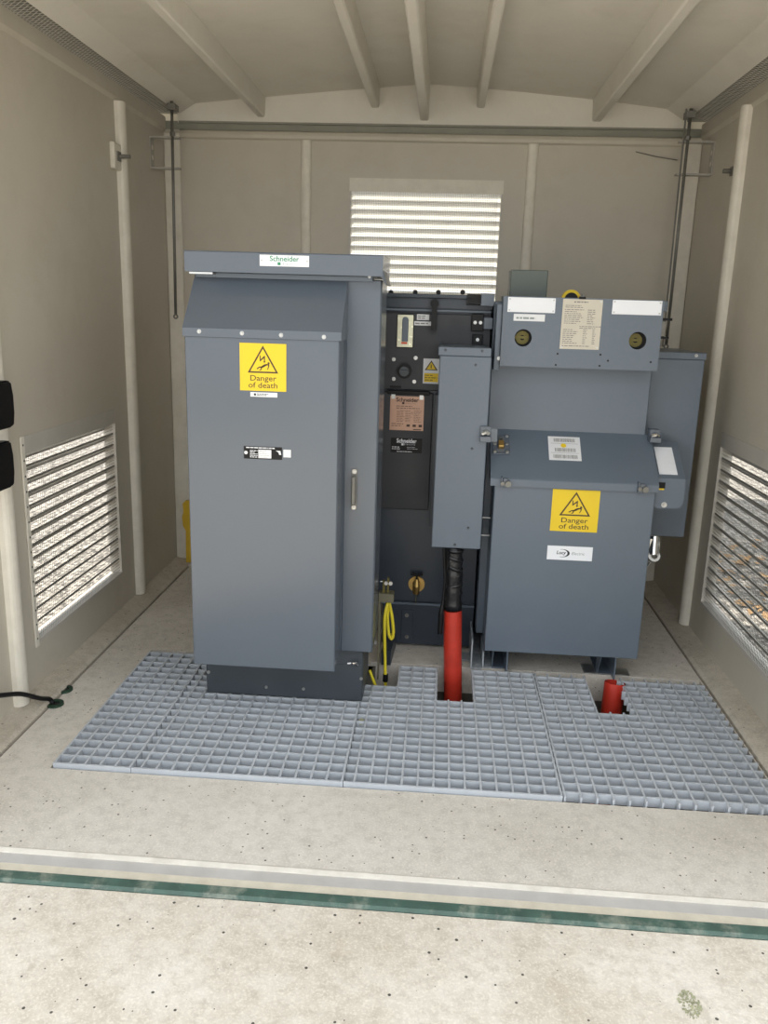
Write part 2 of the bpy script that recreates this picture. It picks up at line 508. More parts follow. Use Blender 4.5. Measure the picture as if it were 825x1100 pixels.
# kerbs along the walls
for nm, s in (('trim_1', -1), ('trim_2', 1)):
    bm = NB()
    w = WL if s < 0 else WR
    e = -0.203 if s < 0 else 2.339
    prof = [(w, -0.13), (e, -0.13), (e, -0.008), (e + s * 0.012, 0.003), (w, 0.02)]
    prism_y(bm, prof if s > 0 else prof[::-1], YF, YB)
    tag(obj(nm, bm, 'kerb'), kind='structure')
bm = NB(); prism_x(bm, [(2.12, FZ), (2.125, 0.0), (YB, 0.012), (YB, FZ)], -0.203, 2.339); tag(obj('trim_3', bm, 'kerb'), kind='structure')
# threshold: pale nosing, grey band, cream ledge, green seal
bm = NB(); prism_x(bm, [(-0.405, -0.14), (-0.405, FZ + 0.002), (-0.412, FZ + 0.004), (-0.425, FZ + 0.001), (-0.425, -0.14)], -0.7, 2.9); tag(obj('trim_4', bm, 'nosing'), kind='structure')
bm = NB(); prism_x(bm, [(-0.425, -0.14), (-0.425, FZ - 0.003), (-0.458, FZ - 0.009), (-0.458, -0.14)], -0.7, 2.9); tag(obj('trim_5', bm, 'step'), kind='structure')
bm = NB(); prism_x(bm, [(-0.458, -0.14), (-0.458, FZ - 0.0095), (-0.485, FZ - 0.0105), (-0.485, -0.14)], -0.7, 2.9); tag(obj('trim_6', bm, 'cream'), kind='structure')
bm = NB(); prism_x(bm, [(-0.485, -0.14), (-0.485, FZ - 0.010), (-0.490, FZ - 0.006), (-0.520, FZ - 0.006), (-0.528, FZ - 0.013), (-0.528, -0.14)], -0.7, 2.9); tag(obj('trim_7', bm, 'green'), kind='structure')

# walls with louvre openings
LY0, LY1, LZ0, LZ1 = 0.492, 1.366, 0.178, 0.973
BX0, BX1, BZ0, BZ1 = 0.678, 1.466, 1.31, 2.10
T = 0.035
def side_wall(nm, w, s):
    bm = NB()
    x0, x1 = (w - T, w) if s < 0 else (w, w + T)
    for a in ((YF, LY0, -0.13, HW), (LY1, YB + T, -0.13, HW), (LY0, LY1, -0.13, LZ0), (LY0, LY1, LZ1, HW)):
        bx(bm, x0, x1, a[0], a[1], a[2], a[3])
    # rolled top flange
    prism_y(bm, [(w + s * 0.01, HW - 0.075), (w, HW - 0.072), (w - s * 0.010, HW - 0.055), (w - s * 0.010, HW + 0.001), (w + s * 0.01, HW + 0.001)], YF, YB)
    o = obj(nm, bm, 'wall'); tag(o, kind='structure')
    return o
wl = side_wall('wall_left', WL, -1)
wr = side_wall('wall_right', WR, 1)
bm = NB()
for a in ((WL, BX0, 0 - 0.13, 2.317), (BX1, WR, -0.13, 2.317), (BX0, BX1, -0.13, BZ0), (BX0, BX1, BZ1, 2.317)):
    bx(bm, a[0], a[1], YB, YB + T, a[2], a[3])
wb = obj('wall_back', bm, 'wall'); tag(wb, kind='structure')

def half_rib(parent, x, y, z0, z1, r, face, depth=1.0, name='rib', flat=0.25):
    """moulded half-round rib; face is the way it bulges"""
    bm = NB()
    k = 10
    pr = []
    for i in range(k + 1):
        t = math.pi * i / k
        a, b = r * math.cos(t), depth * r * math.sin(t) ** 0.6
        if face == '+x': pr.append((x + b, y - a))
        elif face == '-x': pr.append((x - b, y + a))
        else: pr.append((x - a, y - b))
    prism_z(bm, pr, z0, z1)
    return obj(name, bm, 'rib', parent, smooth=False)

half_rib(wl, WL - 0.002, 1.565, 0.018, 2.305, 0.034, '+x', 1.15)
half_rib(wl, WL - 0.002, 0.345, 0.018, 2.305, 0.034, '+x', 1.15)
half_rib(wr, WR + 0.002, 1.535, 0.018, 2.318, 0.034, '-x', 1.15)
half_rib(wr, WR + 0.002, 0.345, 0.018, 2.318, 0.034, '-x', 1.15)
half_rib(wb, 0.452, YB + 0.002, 0.02, 2.275, 0.027, '-y', 0.7)
half_rib(wb, 1.603, YB + 0.002, 0.02, 2.275, 0.027, '-y', 0.7)
bm = NB(); bx(bm, WL + 0.001, -0.205, YB - 0.014, YB, 0.01, 2.30, 0.004); obj('corner_strip', bm, 'rib', wb)
bm = NB(); bx(bm, 2.343, WR - 0.001, YB - 0.014, YB, 0.01, 2.30, 0.004); obj('corner_strip', bm, 'rib', wb)
bm = NB(); prism_x(bm, [(YB, 2.272), (YB - 0.012, 2.280), (YB - 0.016, 2.295), (YB - 0.012, 2.31), (YB, 2.317)], -0.205, 2.343); obj('top_rib', bm, 'wall', wb)

# ceiling: arched roof moulding with overhanging skirt, unseen and shaped to shade the eaves
arch = [(-0.43, 2.30), (-0.43, 2.425), (-0.212, 2.425), (-0.205, 2.392), (-0.12, 2.441), (0.226, 2.474), (0.55, 2.503), (0.84, 2.527), (1.06, 2.545),
        (1.28, 2.532), (1.55, 2.512), (1.893, 2.483), (2.24, 2.446), (2.335, 2.392), (2.342, 2.425), (2.57, 2.425), (2.57, 2.30)]
out = [(-0.45, 2.30), (-0.45, 2.46), (-0.20, 2.47)] + [(x, z + 0.03) for x, z in arch[4:13]] + [(2.34, 2.47), (2.59, 2.46), (2.59, 2.30)]
bm = NB()
ya, yb = -0.62, YB + 0.16
A = [bm.verts.new((x, ya, z)) for x, z in arch]; B = [bm.verts.new((x, yb, z)) for x, z in arch]
C = [bm.verts.new((x, ya, z)) for x, z in out]; D = [bm.verts.new((x, yb, z)) for x, z in out]
for L0, L1 in ((A, B), (C, D)):
    for i in range(len(L0) - 1): bm.faces.new((L0[i], L0[i + 1], L1[i + 1], L1[i]))
bm.faces.new((A[0], C[0], D[0], B[0])); bm.faces.new((A[-1], B[-1], D[-1], C[-1]))
bx(bm, -0.45, 2.59, yb - 0.001, yb + 0.03, 2.30, 2.48)
cl = obj('ceiling', bm, 'roof'); tag(cl, kind='structure')
bm = NB()
pr = [(-0.215, 2.350), (-0.215, 2.396)] + [(x, z + 0.004) for x, z in arch[4:13]] + [(2.345, 2.396), (2.345, 2.350)]
prism_y(bm, pr[::-1], YB - 0.002, YB + 0.03); obj('end_fascia', bm, 'roof', cl)
bm = NB(); bx(bm, WL - T, WR + T, YB + 0.012, YB + 0.05, 2.317, 2.36); obj('wall_head_channel', bm, 'channel', cl)
bm = NB(); bx(bm, -0.21, 2.345, YB - 0.006, YB + 0.012, 2.349, 2.358); obj('wall_head_lip', bm, 'channel', cl)
def roofz(x):
    for (a, za), (b, zb) in zip(arch[4:13], arch[5:13]):
        if a <= x <= b: return za + (zb - za) * (x - a) / (b - a)
for x, zb, w in ((0.218, 2.382, 0.040), (0.800, 2.432, 0.040), (1.050, 2.376, 0.042), (1.330, 2.438, 0.040), (1.905, 2.384, 0.044)):
    bm = NB()
    h = w / 2
    prism_y(bm, [(x - h, zb + 0.006), (x - h + 0.006, zb), (x + h - 0.006, zb), (x + h, zb + 0.006), (x + h + 0.004, roofz(x + h) + 0.004), (x - h - 0.004, roofz(x - h) + 0.004)][::-1], ya + 0.02, YB - 0.003)
    obj('ceiling_rib', bm, 'roof', cl)

for x0, x1 in ((-0.428, -0.225), (2.355, 2.568)):
    bm = NB(); bx(bm, x0, x1, YF, YB + 0.1, 2.410, 2.4245); obj('eave_board', bm, 'eave', cl)
# expanded-metal strips closing the eaves
def eave(nm, xw, xr, label):
    bm = NB()
    a0 = Vector((xw, 0, HW + 0.001)); a1 = Vector((xr, 0, 2.399))
    nrm = Vector((0, 0, 1))
    w = (a1 - a0)
    pitch = 0.021
    n = int((YB - YF - 0.1) / pitch)
    half = 0.0019
    for i in range(n):
        y = YF + 0.05 + i * pitch
        for dy in (0.055, -0.055):
            p0 = a0 + Vector((0, y - dy / 2, 0)); p1 = a1 + Vector((0, y + dy / 2, 0))
            d = (p1 - p0).normalized(); s = d.cross(nrm).normalized() * half; t = nrm * half
            vs = [bm.verts.new(q) for q in (p0 + s, p0 - t, p0 - s, p1 + s, p1 - t, p1 - s)]
            bm.faces.new((vs[0], vs[1], vs[4], vs[3])); bm.faces.new((vs[1], vs[2], vs[5], vs[4])); bm.faces.new((vs[0], vs[3], vs[5], vs[2]))
    o = obj(nm, bm, 'mesh'); tag(o, label, 'mesh', kind='stuff')
    return o
eave('eave_mesh', WL - 0.004, -0.206, 'expanded metal mesh strip along the top of the left wall')
eave('eave_mesh', WR + 0.004, 2.336, 'expanded metal mesh strip along the top of the right wall')

# ------------------------------------------------------------------ louvre vents
def louvre(fr, W, H, label, screen, blade='blade', pitch=0.050, top=0.064, near=None, group='louvre vents'):
    c = fr.p(W / 2, 0)
    t = thing('louvre_vent', c, label, 'vent', group)
    bm = NB()
    fbx(bm, fr, 0, 0.008, 0, H - top, -0.052, 0.004)
    fbx(bm, fr, W - 0.008, W, 0, H - top, -0.052, 0.004)
    fbx(bm, fr, 0.008, W - 0.008, 0, 0.016, -0.052, 0.004)
    obj('frame', bm, 'lframe', t)
    bm = NB(); fbx(bm, fr, 0, W, H - top, H, -0.008, 0.004); obj('head_plate', bm, 'rib' if blade == 'slat' else 'lframe', t)  # paler on the back vent, its stronger light put into the colour
    if near:
        bm = NB(); fbx(bm, fr, near[0], near[1], -0.004, H + 0.002, 0.004, 0.010, 0.001)
        o = obj('edge_strip', bm, 'rib', t)
        k = 14
        bm = NB(); disc(bm, Fr((0, 0, 0), fr.u, fr.v), 0.0042, 0.0095, 0.0104, 8)
        hm = mesh_of('screw_hole', bm, 'hollow')
        for i in range(k): inst('screw_hole', hm, fr.p((near[0] + near[1]) / 2, H * (i + 0.5) / k), o)
    bm = NB()
    for sgn in (0,):
        prof = [(-0.010, 0.0), (-0.006, -0.007), (-0.009, -0.009), (-0.046, -0.031), (-0.049, -0.040), (-0.051, -0.039), (-0.049, -0.029), (-0.0125, -0.006)]
    lo = [bm.verts.new(fr.u * 0.007 + fr.v * b + fr.n * a) for a, b in prof]
    hi = [bm.verts.new(fr.u * (W - 0.007) + fr.v * b + fr.n * a) for a, b in prof]
    bm.faces.new(lo); bm.faces.new(hi[::-1])
    for i in range(len(prof)):
        j = (i + 1) % len(prof)
        bm.faces.new((lo[i], lo[j], hi[j], hi[i]))
    me = mesh_of('slat', bm, blade)
    v = H - top + 0.005
    while v > 0.05:
        inst('slat', me, fr.o + fr.v * v, t)
        v -= pitch
    bm = NB()
    r = 0.0005
    n = int((W - 0.044) / screen)
    for i in range(1, n):
        u = 0.022 + (W - 0.044) * i / n
        fbx(bm, fr, u - r, u + r, 0.016, H - top, -0.003, -0.002)
    n = int((H - top - 0.016) / screen)
    for i in range(1, n):
        b = 0.016 + (H - top - 0.016) * i / n
        fbx(bm, fr, 0.022, W - 0.022, b - r, b + r, -0.002, -0.001)
    obj('insect_screen', bm, 'wire', t, kind='stuff')
    return t
louvre(Fr((WL, LY0, LZ0), (0, 1, 0)), LY1 - LY0, LZ1 - LZ0, 'metal louvre vent low in the left wall, glowing with daylight', 0.014, near=(-0.004, 0.020))
louvre(Fr((WR, LY1, LZ0), (0, -1, 0)), LY1 - LY0, LZ1 - LZ0, 'metal louvre vent low in the right wall, foliage showing through', 0.014)
louvre(Fr((BX0, YB, BZ0)), BX1 - BX0, BZ1 - BZ0, 'bright louvre vent high in the back wall above the switchgear', 0.008, 'slat', 0.045)

# ------------------------------------------------------------------ floor gratings
def grating(xs0, xs1, bars, y0, rowsy, y1, cut, label, stubs=False):
    """bars: x of the long bars; rowsy: y of the cross bars; cut(x, y) True where the panel is sawn away"""
    bm = NB()
    th, dep = 0.0033, 0.034
    def runs(test, a, b, step=0.002):
        out = []; cur = None
        k = int(round((b - a) / step))
        for i in range(k + 1):
            p = a + (b - a) * i / k
            if not test(p):
                if cur is None: cur = p
            elif cur is not None:
                out.append((cur, p)); cur = None
        if cur is not None: out.append((cur, b))
        return [r for r in out if r[1] - r[0] > 0.006]
    def bar(along, c, a, b, dz):
        tw = th * 0.7
        z0, z1 = -dep, 0.0 - dz
        if along == 'y':
            prism_y(bm, [(c - tw, z0), (c + tw, z0), (c + th, z1), (c - th, z1)], a, b)
        else:
            prism_x(bm, [(c - tw, z0), (c + tw, z0), (c + th, z1), (c - th, z1)], a, b)
    for x in bars:
        for a, b in runs(lambda p: cut(x, p), y0, y1): bar('y', x, a, b, 0.0)
    for y in rowsy:
        for a, b in runs(lambda p: cut(p, y), xs0, xs1): bar('x', y, a, b, 0.0004)
    o = obj('floor_grating', bm, 'grate')
    tag(o, label, 'grating', 'floor grating panels')
    return o
R18 = [0.0035 + 0.0497 * j for j in range(19)]
END = R18[-1] + 0.0035
grating(0.0, 0.2565, [0.0035 + 0.05 * i for i in range(6)], 0.0, R18, END, lambda x, y: False, 'narrow leftmost grey grating panel, beside the left wall')
grating(0.2585, 0.943, [0.2895 + 0.05 * i for i in range(14)], 0.0, R18, END, lambda x, y: False, 'wide grey grating panel under the tall left cabinet')
def cutC(x, y):
    if 0.96 < x < 1.076 and y > 0.700: return True
    if x <= 0.96 and y > 0.700: return True
    if 1.233 < x < 1.374 and y > 0.612: return True
    return False
grating(0.945, 1.631, [0.9785 + 0.05 * i for i in range(14)], 0.0, R18, END, cutC, 'grey grating panel notched around the middle red cable duct')
def cutD(x, y):
    if 1.843 < x < 1.968 and y > 0.590: return True
    return False
grating(1.6335, 2.322, [1.6385 + 0.05 * i for i in range(14)], 0.0, [0.028 + 0.0497 * j for j in range(18)], 0.905, cutD, 'grey grating panel at the right wall with sawn bar ends')

# ------------------------------------------------------------------ left cabinet
def danger_sign(parent, fr, w, h=None):
    """fr origin at the sign's lower-left corner"""
    h = h or w
    s = plate(parent, 'warning_sign', fr, 0, w, 0, h, 'yellow', 0.0015, label='yellow square sign reading Danger of death')
    n = 0.0016
    bm = NB()
    cx = w * 0.5
    a = [(cx - 0.33 * w, 0.38 * h), (cx + 0.33 * w, 0.38 * h), (cx, 0.955 * h)]
    cen = (cx, 0.38 * h + 0.575 * h / 3)
    b = [(cen[0] + (p[0] - cen[0]) * 0.83, cen[1] + (p[1] - cen[1]) * 0.83) for p in a]
    for i in range(3):
        j = (i + 1) % 3
        fpoly(bm, fr, [a[i], a[j], b[j], b[i]], n, n + 0.0003)
    obj('triangle_border', bm, 'ink', s)
    q = lambda pts: [(cx + x * w * 1.08, (0.535 + (y - 0.52) * 1.0) * h) for x, y in pts]
    bm = NB()
    fpoly(bm, fr, q([(-0.065, 0.735), (-0.045, 0.735), (-0.042, 0.655), (0.025, 0.725), (0.043, 0.725), (0.040, 0.615), (0.055, 0.615), (0.030, 0.575), (0.005, 0.612), (0.020, 0.612), (0.020, 0.678), (-0.062, 0.600)]), n, n + 0.0003)
    obj('lightning_bolt', bm, 'ink', s)
    bm = NB()
    fpoly(bm, fr, q([(-0.03, 0.505), (0.02, 0.545), (0.075, 0.560), (0.085, 0.535), (0.035, 0.500), (0.005, 0.480)]), n, n + 0.0003)
    fpoly(bm, fr, q([(-0.03, 0.505), (0.0, 0.520), (0.005, 0.490), (-0.02, 0.47), (-0.065, 0.475), (-0.115, 0.440), (-0.13, 0.455), (-0.075, 0.500)]), n, n + 0.0003)
    fpoly(bm, fr, q([(-0.01, 0.495), (-0.035, 0.425), (-0.07, 0.412), (-0.07, 0.43), (-0.05, 0.44), (-0.035, 0.495)]), n, n + 0.0003)
    fpoly(bm, fr, q([(0.06, 0.555), (0.10, 0.555), (0.128, 0.545), (0.125, 0.50), (0.095, 0.435), (0.082, 0.44), (0.105, 0.50), (0.102, 0.53), (0.07, 0.53)]), n, n + 0.0003)
    f2 = Fr(fr.p(cx + 0.122 * w, 0.588 * h, 0), fr.u, fr.v); disc(bm, f2, 0.024 * w, n, n + 0.0003, 12)
    obj('fallen_figure', bm, 'ink', s)
    text(fr, 'Danger', h * 0.168, cx, 0.215 * h, n, s, 'ink', bold=0.00015, sx=1.15 * w / h)
    text(fr, 'of death', h * 0.168, cx, 0.065 * h, n, s, 'ink', bold=0.00015, sx=1.15 * w / h)
    return s

LVB, LVF = 0.53, 0.37      # body front, cover front
cab = thing('switch_cabinet', (0.65, 0.76, 0.0), 'tall grey switch cabinet with sloped hood, standing on the grating at left', 'cabinet')
bm = NB(); bx(bm, 0.350, 0.950, 0.553, 0.80, 0.001, 0.208, 0.003); pl = obj('plinth', bm, 'plinth', cab)
bm = NB(); bx(bm, 0.354, 0.946, 0.5505, 0.5535, 0.006, 0.150, 0.001); obj('plinth_panel', bm, 'plinth', pl)
for px, py in ((224, 722), (286, 738), (326, 740), (388, 729)): bolt(pl, P(px, py, y=0.5503), 0.0065)
bm = NB()
bx(bm, 0.345, 0.985, LVB + 0.012, 0.78, 0.208, 1.548, 0.003)
obj('body', bm, 'paint', cab)
bm = NB()
bx(bm, 0.868, 0.983, LVB, LVB + 0.012, 0.212, 1.546, 0.003)
bx(bm, 0.350, 0.868, LVB, LVB + 0.012, 0.212, 1.546, 0.003)
obj('door', bm, 'paint', cab)
# cap
bm = NB()
prism_x(bm, [(0.455, 1.556), (0.455, 1.618), (0.458, 1.622), (0.79, 1.632), (0.79, 1.556), (0.52, 1.556)], 0.338, 0.992)
obj('top_cap', bm, 'paint', cab)
bm = NB(); bx(bm, 0.36, 0.955, 0.505, LVB + 0.012, 1.540, 1.5555, 0.001); o = obj('cap_seal', bm, 'paint2', cab)
bolt(o, P(397, 297, y=0.505), 0.006, material='steel')
bm = NB(); bx(bm, 0.352, 0.43, 0.46, 0.53, 1.5485, 1.5545); obj('cap_reflection', bm, 'bolt', cab)  # white reflection under the cap, built as a bright strip
bm = NB(); prism_y(bm, [(0.985, 1.5555), (0.9935, 1.575), (1.006, 1.532), (1.002, 1.530)], 0.46, 0.66); obj('cap_drip_edge', bm, 'plinth', cab)
# front cover and hood
bm = NB(); bx(bm, 0.358, 0.865, LVF, LVB, 0.200, 1.352, 0.003); obj('front_cover', bm, 'paint', cab)
bm = NB()
HX0, HX1 = 0.353, 0.871
prism_x(bm, [(LVF - 0.006, 1.350), (LVF - 0.006, 1.377), (LVB - 0.003, 1.553), (LVB - 0.003, 1.35)], HX0, HX1)
hood = obj('rain_hood', bm, 'paint', cab)
for px, py in ((214, 356), (260, 358), (302, 360), (348, 362)): bolt(hood, P(px, py, y=LVF - 0.006), 0.007)
# the gap shadow strip between cover and door
# badge, signs and plates
f = Fr((0, 0.4548, 0))
a = P(279, 273.5, y=0.4548); b = P(332, 287, y=0.4548)
bp = plate(cab, 'name_plate', f, a.x, b.x, b.z, a.z, 'white', 0.002, 'white name plate with green lettering')
cx, hh = (a.x + b.x) / 2, a.z - b.z
text(f, 'Schneider', hh * 0.66, cx, b.z + hh * 0.46, 0.0021, bp, 'logo', bold=0.0003, sx=1.05)
text(f, 'E l e c t r i c', hh * 0.27, cx + 0.018, b.z + hh * 0.14, 0.0021, bp, 'logo2')
bm = NB(); fbx(bm, f, cx - 0.022, cx - 0.012, b.z + hh * 0.10, b.z + hh * 0.36, 0.002, 0.0024); obj('logo_mark', bm, 'logo', bp)
for u in (a.x + 0.006, b.x - 0.006): bolt(bp, Vector((u, 0.4526, b.z + hh * 0.5)), 0.003, material='steel')
f = Fr((P(258, 420, y=LVF).x, LVF, P(283, 420, y=LVF).z))
danger_sign(cab, f, 0.153)
f = Fr((0, LVF, 0))
a = P(269, 421, y=LVF); b = P(298, 427, y=LVF)
st = plate(cab, 'sticker', f, a.x, b.x, b.z, a.z, 'paper', 0.0018, 'small white printed strip under the yellow sign')
bm = NB(); rows(bm, f, a.x + 0.022, b.x - 0.006, b.z + 0.003, a.z - 0.003, 0.0018, 2, 3, 0.95); fbx(bm, f, a.x + 0.012, a.x + 0.019, b.z + 0.004, a.z - 0.004, 0.0018, 0.002); obj('print', bm, 'darkprint', st, kind='stuff')
a = P(262, 479, y=LVF); b = P(303, 494, y=LVF)
rp = plate(cab, 'rating_plate', f, a.x, b.x, b.z, a.z, 'black', 0.0015, 'black rating plate with white text')
w, h = b.x - a.x, a.z - b.z
bm = NB(); fbx(bm, f, a.x + w * 0.38, a.x + w * 0.72, b.z + h * 0.08, b.z + h * 0.76, 0.0015, 0.0018); obj('white_field', bm, 'paper', rp)
bm = NB(); rows(bm, f, a.x + w * 0.06, b.x - w * 0.04, b.z + h * 0.83, b.z + h * 0.97, 0.0015, 1, 5, 1.0, 0.6)
rows(bm, f, a.x + w * 0.16, a.x + w * 0.36, b.z + h * 0.08, b.z + h * 0.72, 0.0015, 5, 6, 1.1)
disc(bm, Fr((a.x + w * 0.055, LVF, b.z + h * 0.48)), 0.006, 0.0015, 0.0018, 12)
fpoly(bm, f, [(b.x - w * 0.16, b.z + h * 0.72), (b.x - w * 0.04, b.z + h * 0.72), (b.x - w * 0.02, b.z + h * 0.40), (b.x - w * 0.07, b.z + h * 0.40), (b.x - w * 0.09, b.z + h * 0.58)], 0.0015, 0.0018)
obj('print', bm, 'paper', rp, kind='stuff')
bm = NB(); rows(bm, f, a.x + w * 0.40, a.x + w * 0.70, b.z + h * 0.10, b.z + h * 0.74, 0.0018, 5, 8, 1.0, 0.16); obj('field_print', bm, 'print', rp, kind='stuff')
a = P(304.5, 483, y=LVF); b = P(312.5, 491.5, y=LVF)
plate(cab, 'blank_sticker', f, a.x, b.x, b.z, a.z, 'paper', 0.0012, 'small plain white square sticker')
# handle
hc = P(380.5, 526, y=LVB)
bm = NB()
bx(bm, hc.x - 0.007, hc.x + 0.007, LVB - 0.034, LVB - 0.022, hc.z - 0.050, hc.z + 0.052, 0.003)
bx(bm, hc.x - 0.006, hc.x + 0.006, LVB - 0.024, LVB, hc.z + 0.040, hc.z + 0.052); bx(bm, hc.x - 0.006, hc.x + 0.006, LVB - 0.024, LVB, hc.z - 0.050, hc.z - 0.038)
bx(bm, hc.x - 0.010, hc.x + 0.010, LVB - 0.003, LVB, hc.z - 0.073, hc.z + 0.075, 0.001)
hd = obj('door_handle', bm, 'rod', cab)
bolt(hd, (hc.x, LVB - 0.0035, hc.z + 0.066), 0.008); bolt(hd, (hc.x, LVB - 0.0035, hc.z - 0.064), 0.008)
# latch on plinth
lc = P(379, 712, y=0.553)
bm = NB()
tube(bm, [(lc.x - 0.02, 0.548, lc.z - 0.002), (lc.x + 0.018, 0.548, lc.z + 0.001)], 0.006, 8)
tube(bm, [(lc.x - 0.008, 0.553, lc.z - 0.008), (lc.x + 0.004, 0.535, lc.z + 0.008), (lc.x + 0.016, 0.535, lc.z + 0.012), (lc.x + 0.018, 0.54, lc.z - 0.004)], 0.005, 8)
obj('latch', bm, 'chrome', cab)

# ------------------------------------------------------------------ ring main unit (dark tank in the middle)
RY = 1.15
rmu = thing('ring_main_unit', (1.2, 1.45, FZ), 'dark switchgear tank between the two grey cabinets, with knob and plates', 'switchgear')
bm = NB(); bx(bm, 0.90, 1.386, RY, 1.78, 0.195, 1.497, 0.004); obj('tank', bm, 'tank', rmu)
bm = NB(); bx(bm, 0.89, 1.389, RY - 0.03, 1.80, 1.500, 1.516, 0.002)
bx(bm, 0.895, 1.388, RY - 0.012, RY + 0.01, 1.462, 1.500)
fl = obj('top_flange', bm, 'tank', rmu)
for px in (420, 446, 471, 497): bolt(fl, P(px, 314, y=RY - 0.02), 0.010, material='black')
# instrument panel
bm = NB(); bx(bm, 0.935, 1.386, RY - 0.022, RY, 1.130, 1.440, 0.003); ip = obj('instrument_panel', bm, 'panel', rmu)
bm = NB(); bx(bm, 0.935, 1.386, RY - 0.020, RY, 1.448, 1.456, 0.001); obj('panel_rail', bm, 'paint2', rmu)
bm = NB(); bx(bm, 0.945, 1.165, RY - 0.018, RY, 0.62, 1.118, 0.003); obj('mechanism_cover', bm, 'panel', rmu)
bm = NB(); bx(bm, 0.975, 1.15, RY - 0.026, RY - 0.016, 1.110, 1.126, 0.002); obj('cover_lip', bm, 'black', rmu)
PY = RY - 0.0222
f = Fr((0, PY, 0))
# lever
a = P(467, 326, y=PY)
bm = NB(); disc(bm, Fr((a.x, PY, a.z)), 0.017, 0, 0.03, 16)
prism_x(bm, [(PY - 0.012, a.z), (PY - 0.035, a.z), (PY - 0.035, a.z - 0.105), (PY - 0.012, a.z - 0.105)], a.x - 0.011, a.x + 0.011)
obj('operating_lever', bm, 'black', rmu)
# indicator window
a = P(427.5, 338, y=PY); b = P(443, 373, y=PY)
bm = NB(); fbx(bm, f, a.x - 0.003, b.x + 0.003, b.z - 0.003, a.z + 0.003, 0, 0.003, 0.001); iw = obj('indicator_window', bm, 'black', rmu)
bm = NB(); fbx(bm, f, a.x, b.x, b.z, a.z, 0.003, 0.004); obj('window_plate', bm, 'window', iw)
cx = (a.x + b.x) / 2
bm = NB(); fbx(bm, f, cx - 0.013, cx + 0.013, b.z + 0.022, a.z - 0.018, 0.004, 0.007, 0.002); disc(bm, Fr((cx, PY, a.z - 0.020)), 0.013, 0.004, 0.010, 14); obj('slider', bm, 'paint2', iw)
bm = NB(); fbx(bm, f, cx - 0.014, cx + 0.010, b.z + 0.012, b.z + 0.020, 0.004, 0.006); obj('red_flag', bm, 'redflag', iw)
# knob plate
a = P(421, 384, y=PY); b = P(448, 412, y=PY)
kp = plate(rmu, 'knob_plate', f, a.x - 0.004, b.x + 0.004, b.z, a.z, 'panel', 0.003)
for px, py in ((423, 386), (446.5, 384.5), (423, 407), (445, 410)): bolt(kp, P(px, py, y=PY - 0.003), 0.008)
c = P(434.5, 398.5, y=PY - 0.003)
kf = Fr((c.x, c.y, c.z))
bm = NB(); disc(bm, kf, 0.030, 0, 0.018, 20); obj('knob_collar', bm, 'black', kp)
bm = NB(); disc(bm, kf, 0.020, 0.018, 0.030, 14); fbx(bm, kf, -0.018, 0.018, -0.005, 0.005, 0.030, 0.040); obj('selector_knob', bm, 'plinth', kp)
a = P(419, 414, y=PY); b = P(431, 417, y=PY)
bm = NB(); fbx(bm, f, a.x, b.x, b.z, a.z, 0, 0.004); obj('keeper', bm, 'black', rmu)
# stickers
for (x0, y0, x1, y1, k, sd) in ((448, 337.5, 461, 344, 2, 11), (445, 345, 465, 350, 1, 12)):
    a = P(x0, y0, y=PY); b = P(x1, y1, y=PY)
    s = plate(rmu, 'sticker', f, a.x, b.x, b.z, a.z, 'paper', 0.001)
    bm = NB(); rows(bm, f, a.x + 0.004, b.x - 0.004, b.z + 0.003, a.z - 0.003, 0.001, k, sd, 1.0); obj('print', bm, 'print', s, kind='stuff')
a = P(455, 385, y=PY); b = P(471, 412.5, y=PY)
ws = plate(rmu, 'warning_sticker', f, a.x, b.x, b.z, a.z, 'paper', 0.001, 'white sticker with yellow warning triangle and yellow text field')
cx = (a.x + b.x) / 2; h = a.z - b.z; w = b.x - a.x
bm = NB(); fpoly(bm, f, [(cx - w * 0.40, b.z + h * 0.54), (cx + w * 0.42, b.z + h * 0.54), (cx, b.z + h * 0.93)], 0.001, 0.0013); obj('triangle_border', bm, 'ink', ws)
bm = NB(); fpoly(bm, f, [(cx - w * 0.28, b.z + h * 0.575), (cx + w * 0.30, b.z + h * 0.575), (cx, b.z + h * 0.86)], 0.0013, 0.0016)
fbx(bm, f, cx - w * 0.42, cx + w * 0.46, b.z + h * 0.07, b.z + h * 0.42, 0.001, 0.0014); obj('yellow_field', bm, 'yellow', ws)
bm = NB(); fbx(bm, f, cx - 0.002, cx + 0.002, b.z + h * 0.62, b.z + h * 0.77, 0.0016, 0.0019); rows(bm, f, cx - w * 0.38, cx + w * 0.42, b.z + h * 0.1, b.z + h * 0.38, 0.0014, 3, 14, 1.0, 0.3); obj('print', bm, 'ink', ws, kind='stuff')
# data plate and black label
MY = RY - 0.018
f = Fr((0, MY, 0))
a = P(419.5, 425, y=MY); b = P(454.5, 463, y=MY)
dp = plate(rmu, 'data_plate', f, a.x, b.x, b.z, a.z, 'bronze', 0.0015, 'copper toned data plate with dark print')
cx = (a.x + b.x) / 2; h = a.z - b.z; w = b.x - a.x
text(f, 'Schneider', h * 0.165, cx, b.z + h * 0.84, 0.0016, dp, 'bprint', bold=0.0006)
text(f, 'E l e c t r i c', h * 0.06, cx + w * 0.10, b.z + h * 0.775, 0.0016, dp, 'bprint')
bm = NB(); fbx(bm, f, cx - w * 0.15, cx - w * 0.08, b.z + h * 0.765, b.z + h * 0.83, 0.0015, 0.0018)
rows(bm, f, a.x + w * 0.18, b.x - w * 0.06, b.z + h * 0.62, b.z + h * 0.74, 0.0015, 2, 21, 1.0, 0.3)
rows(bm, f, a.x + w * 0.20, b.x - w * 0.04, b.z + h * 0.24, b.z + h * 0.60, 0.0015, 8, 22, 0.95, 0.25, 3)
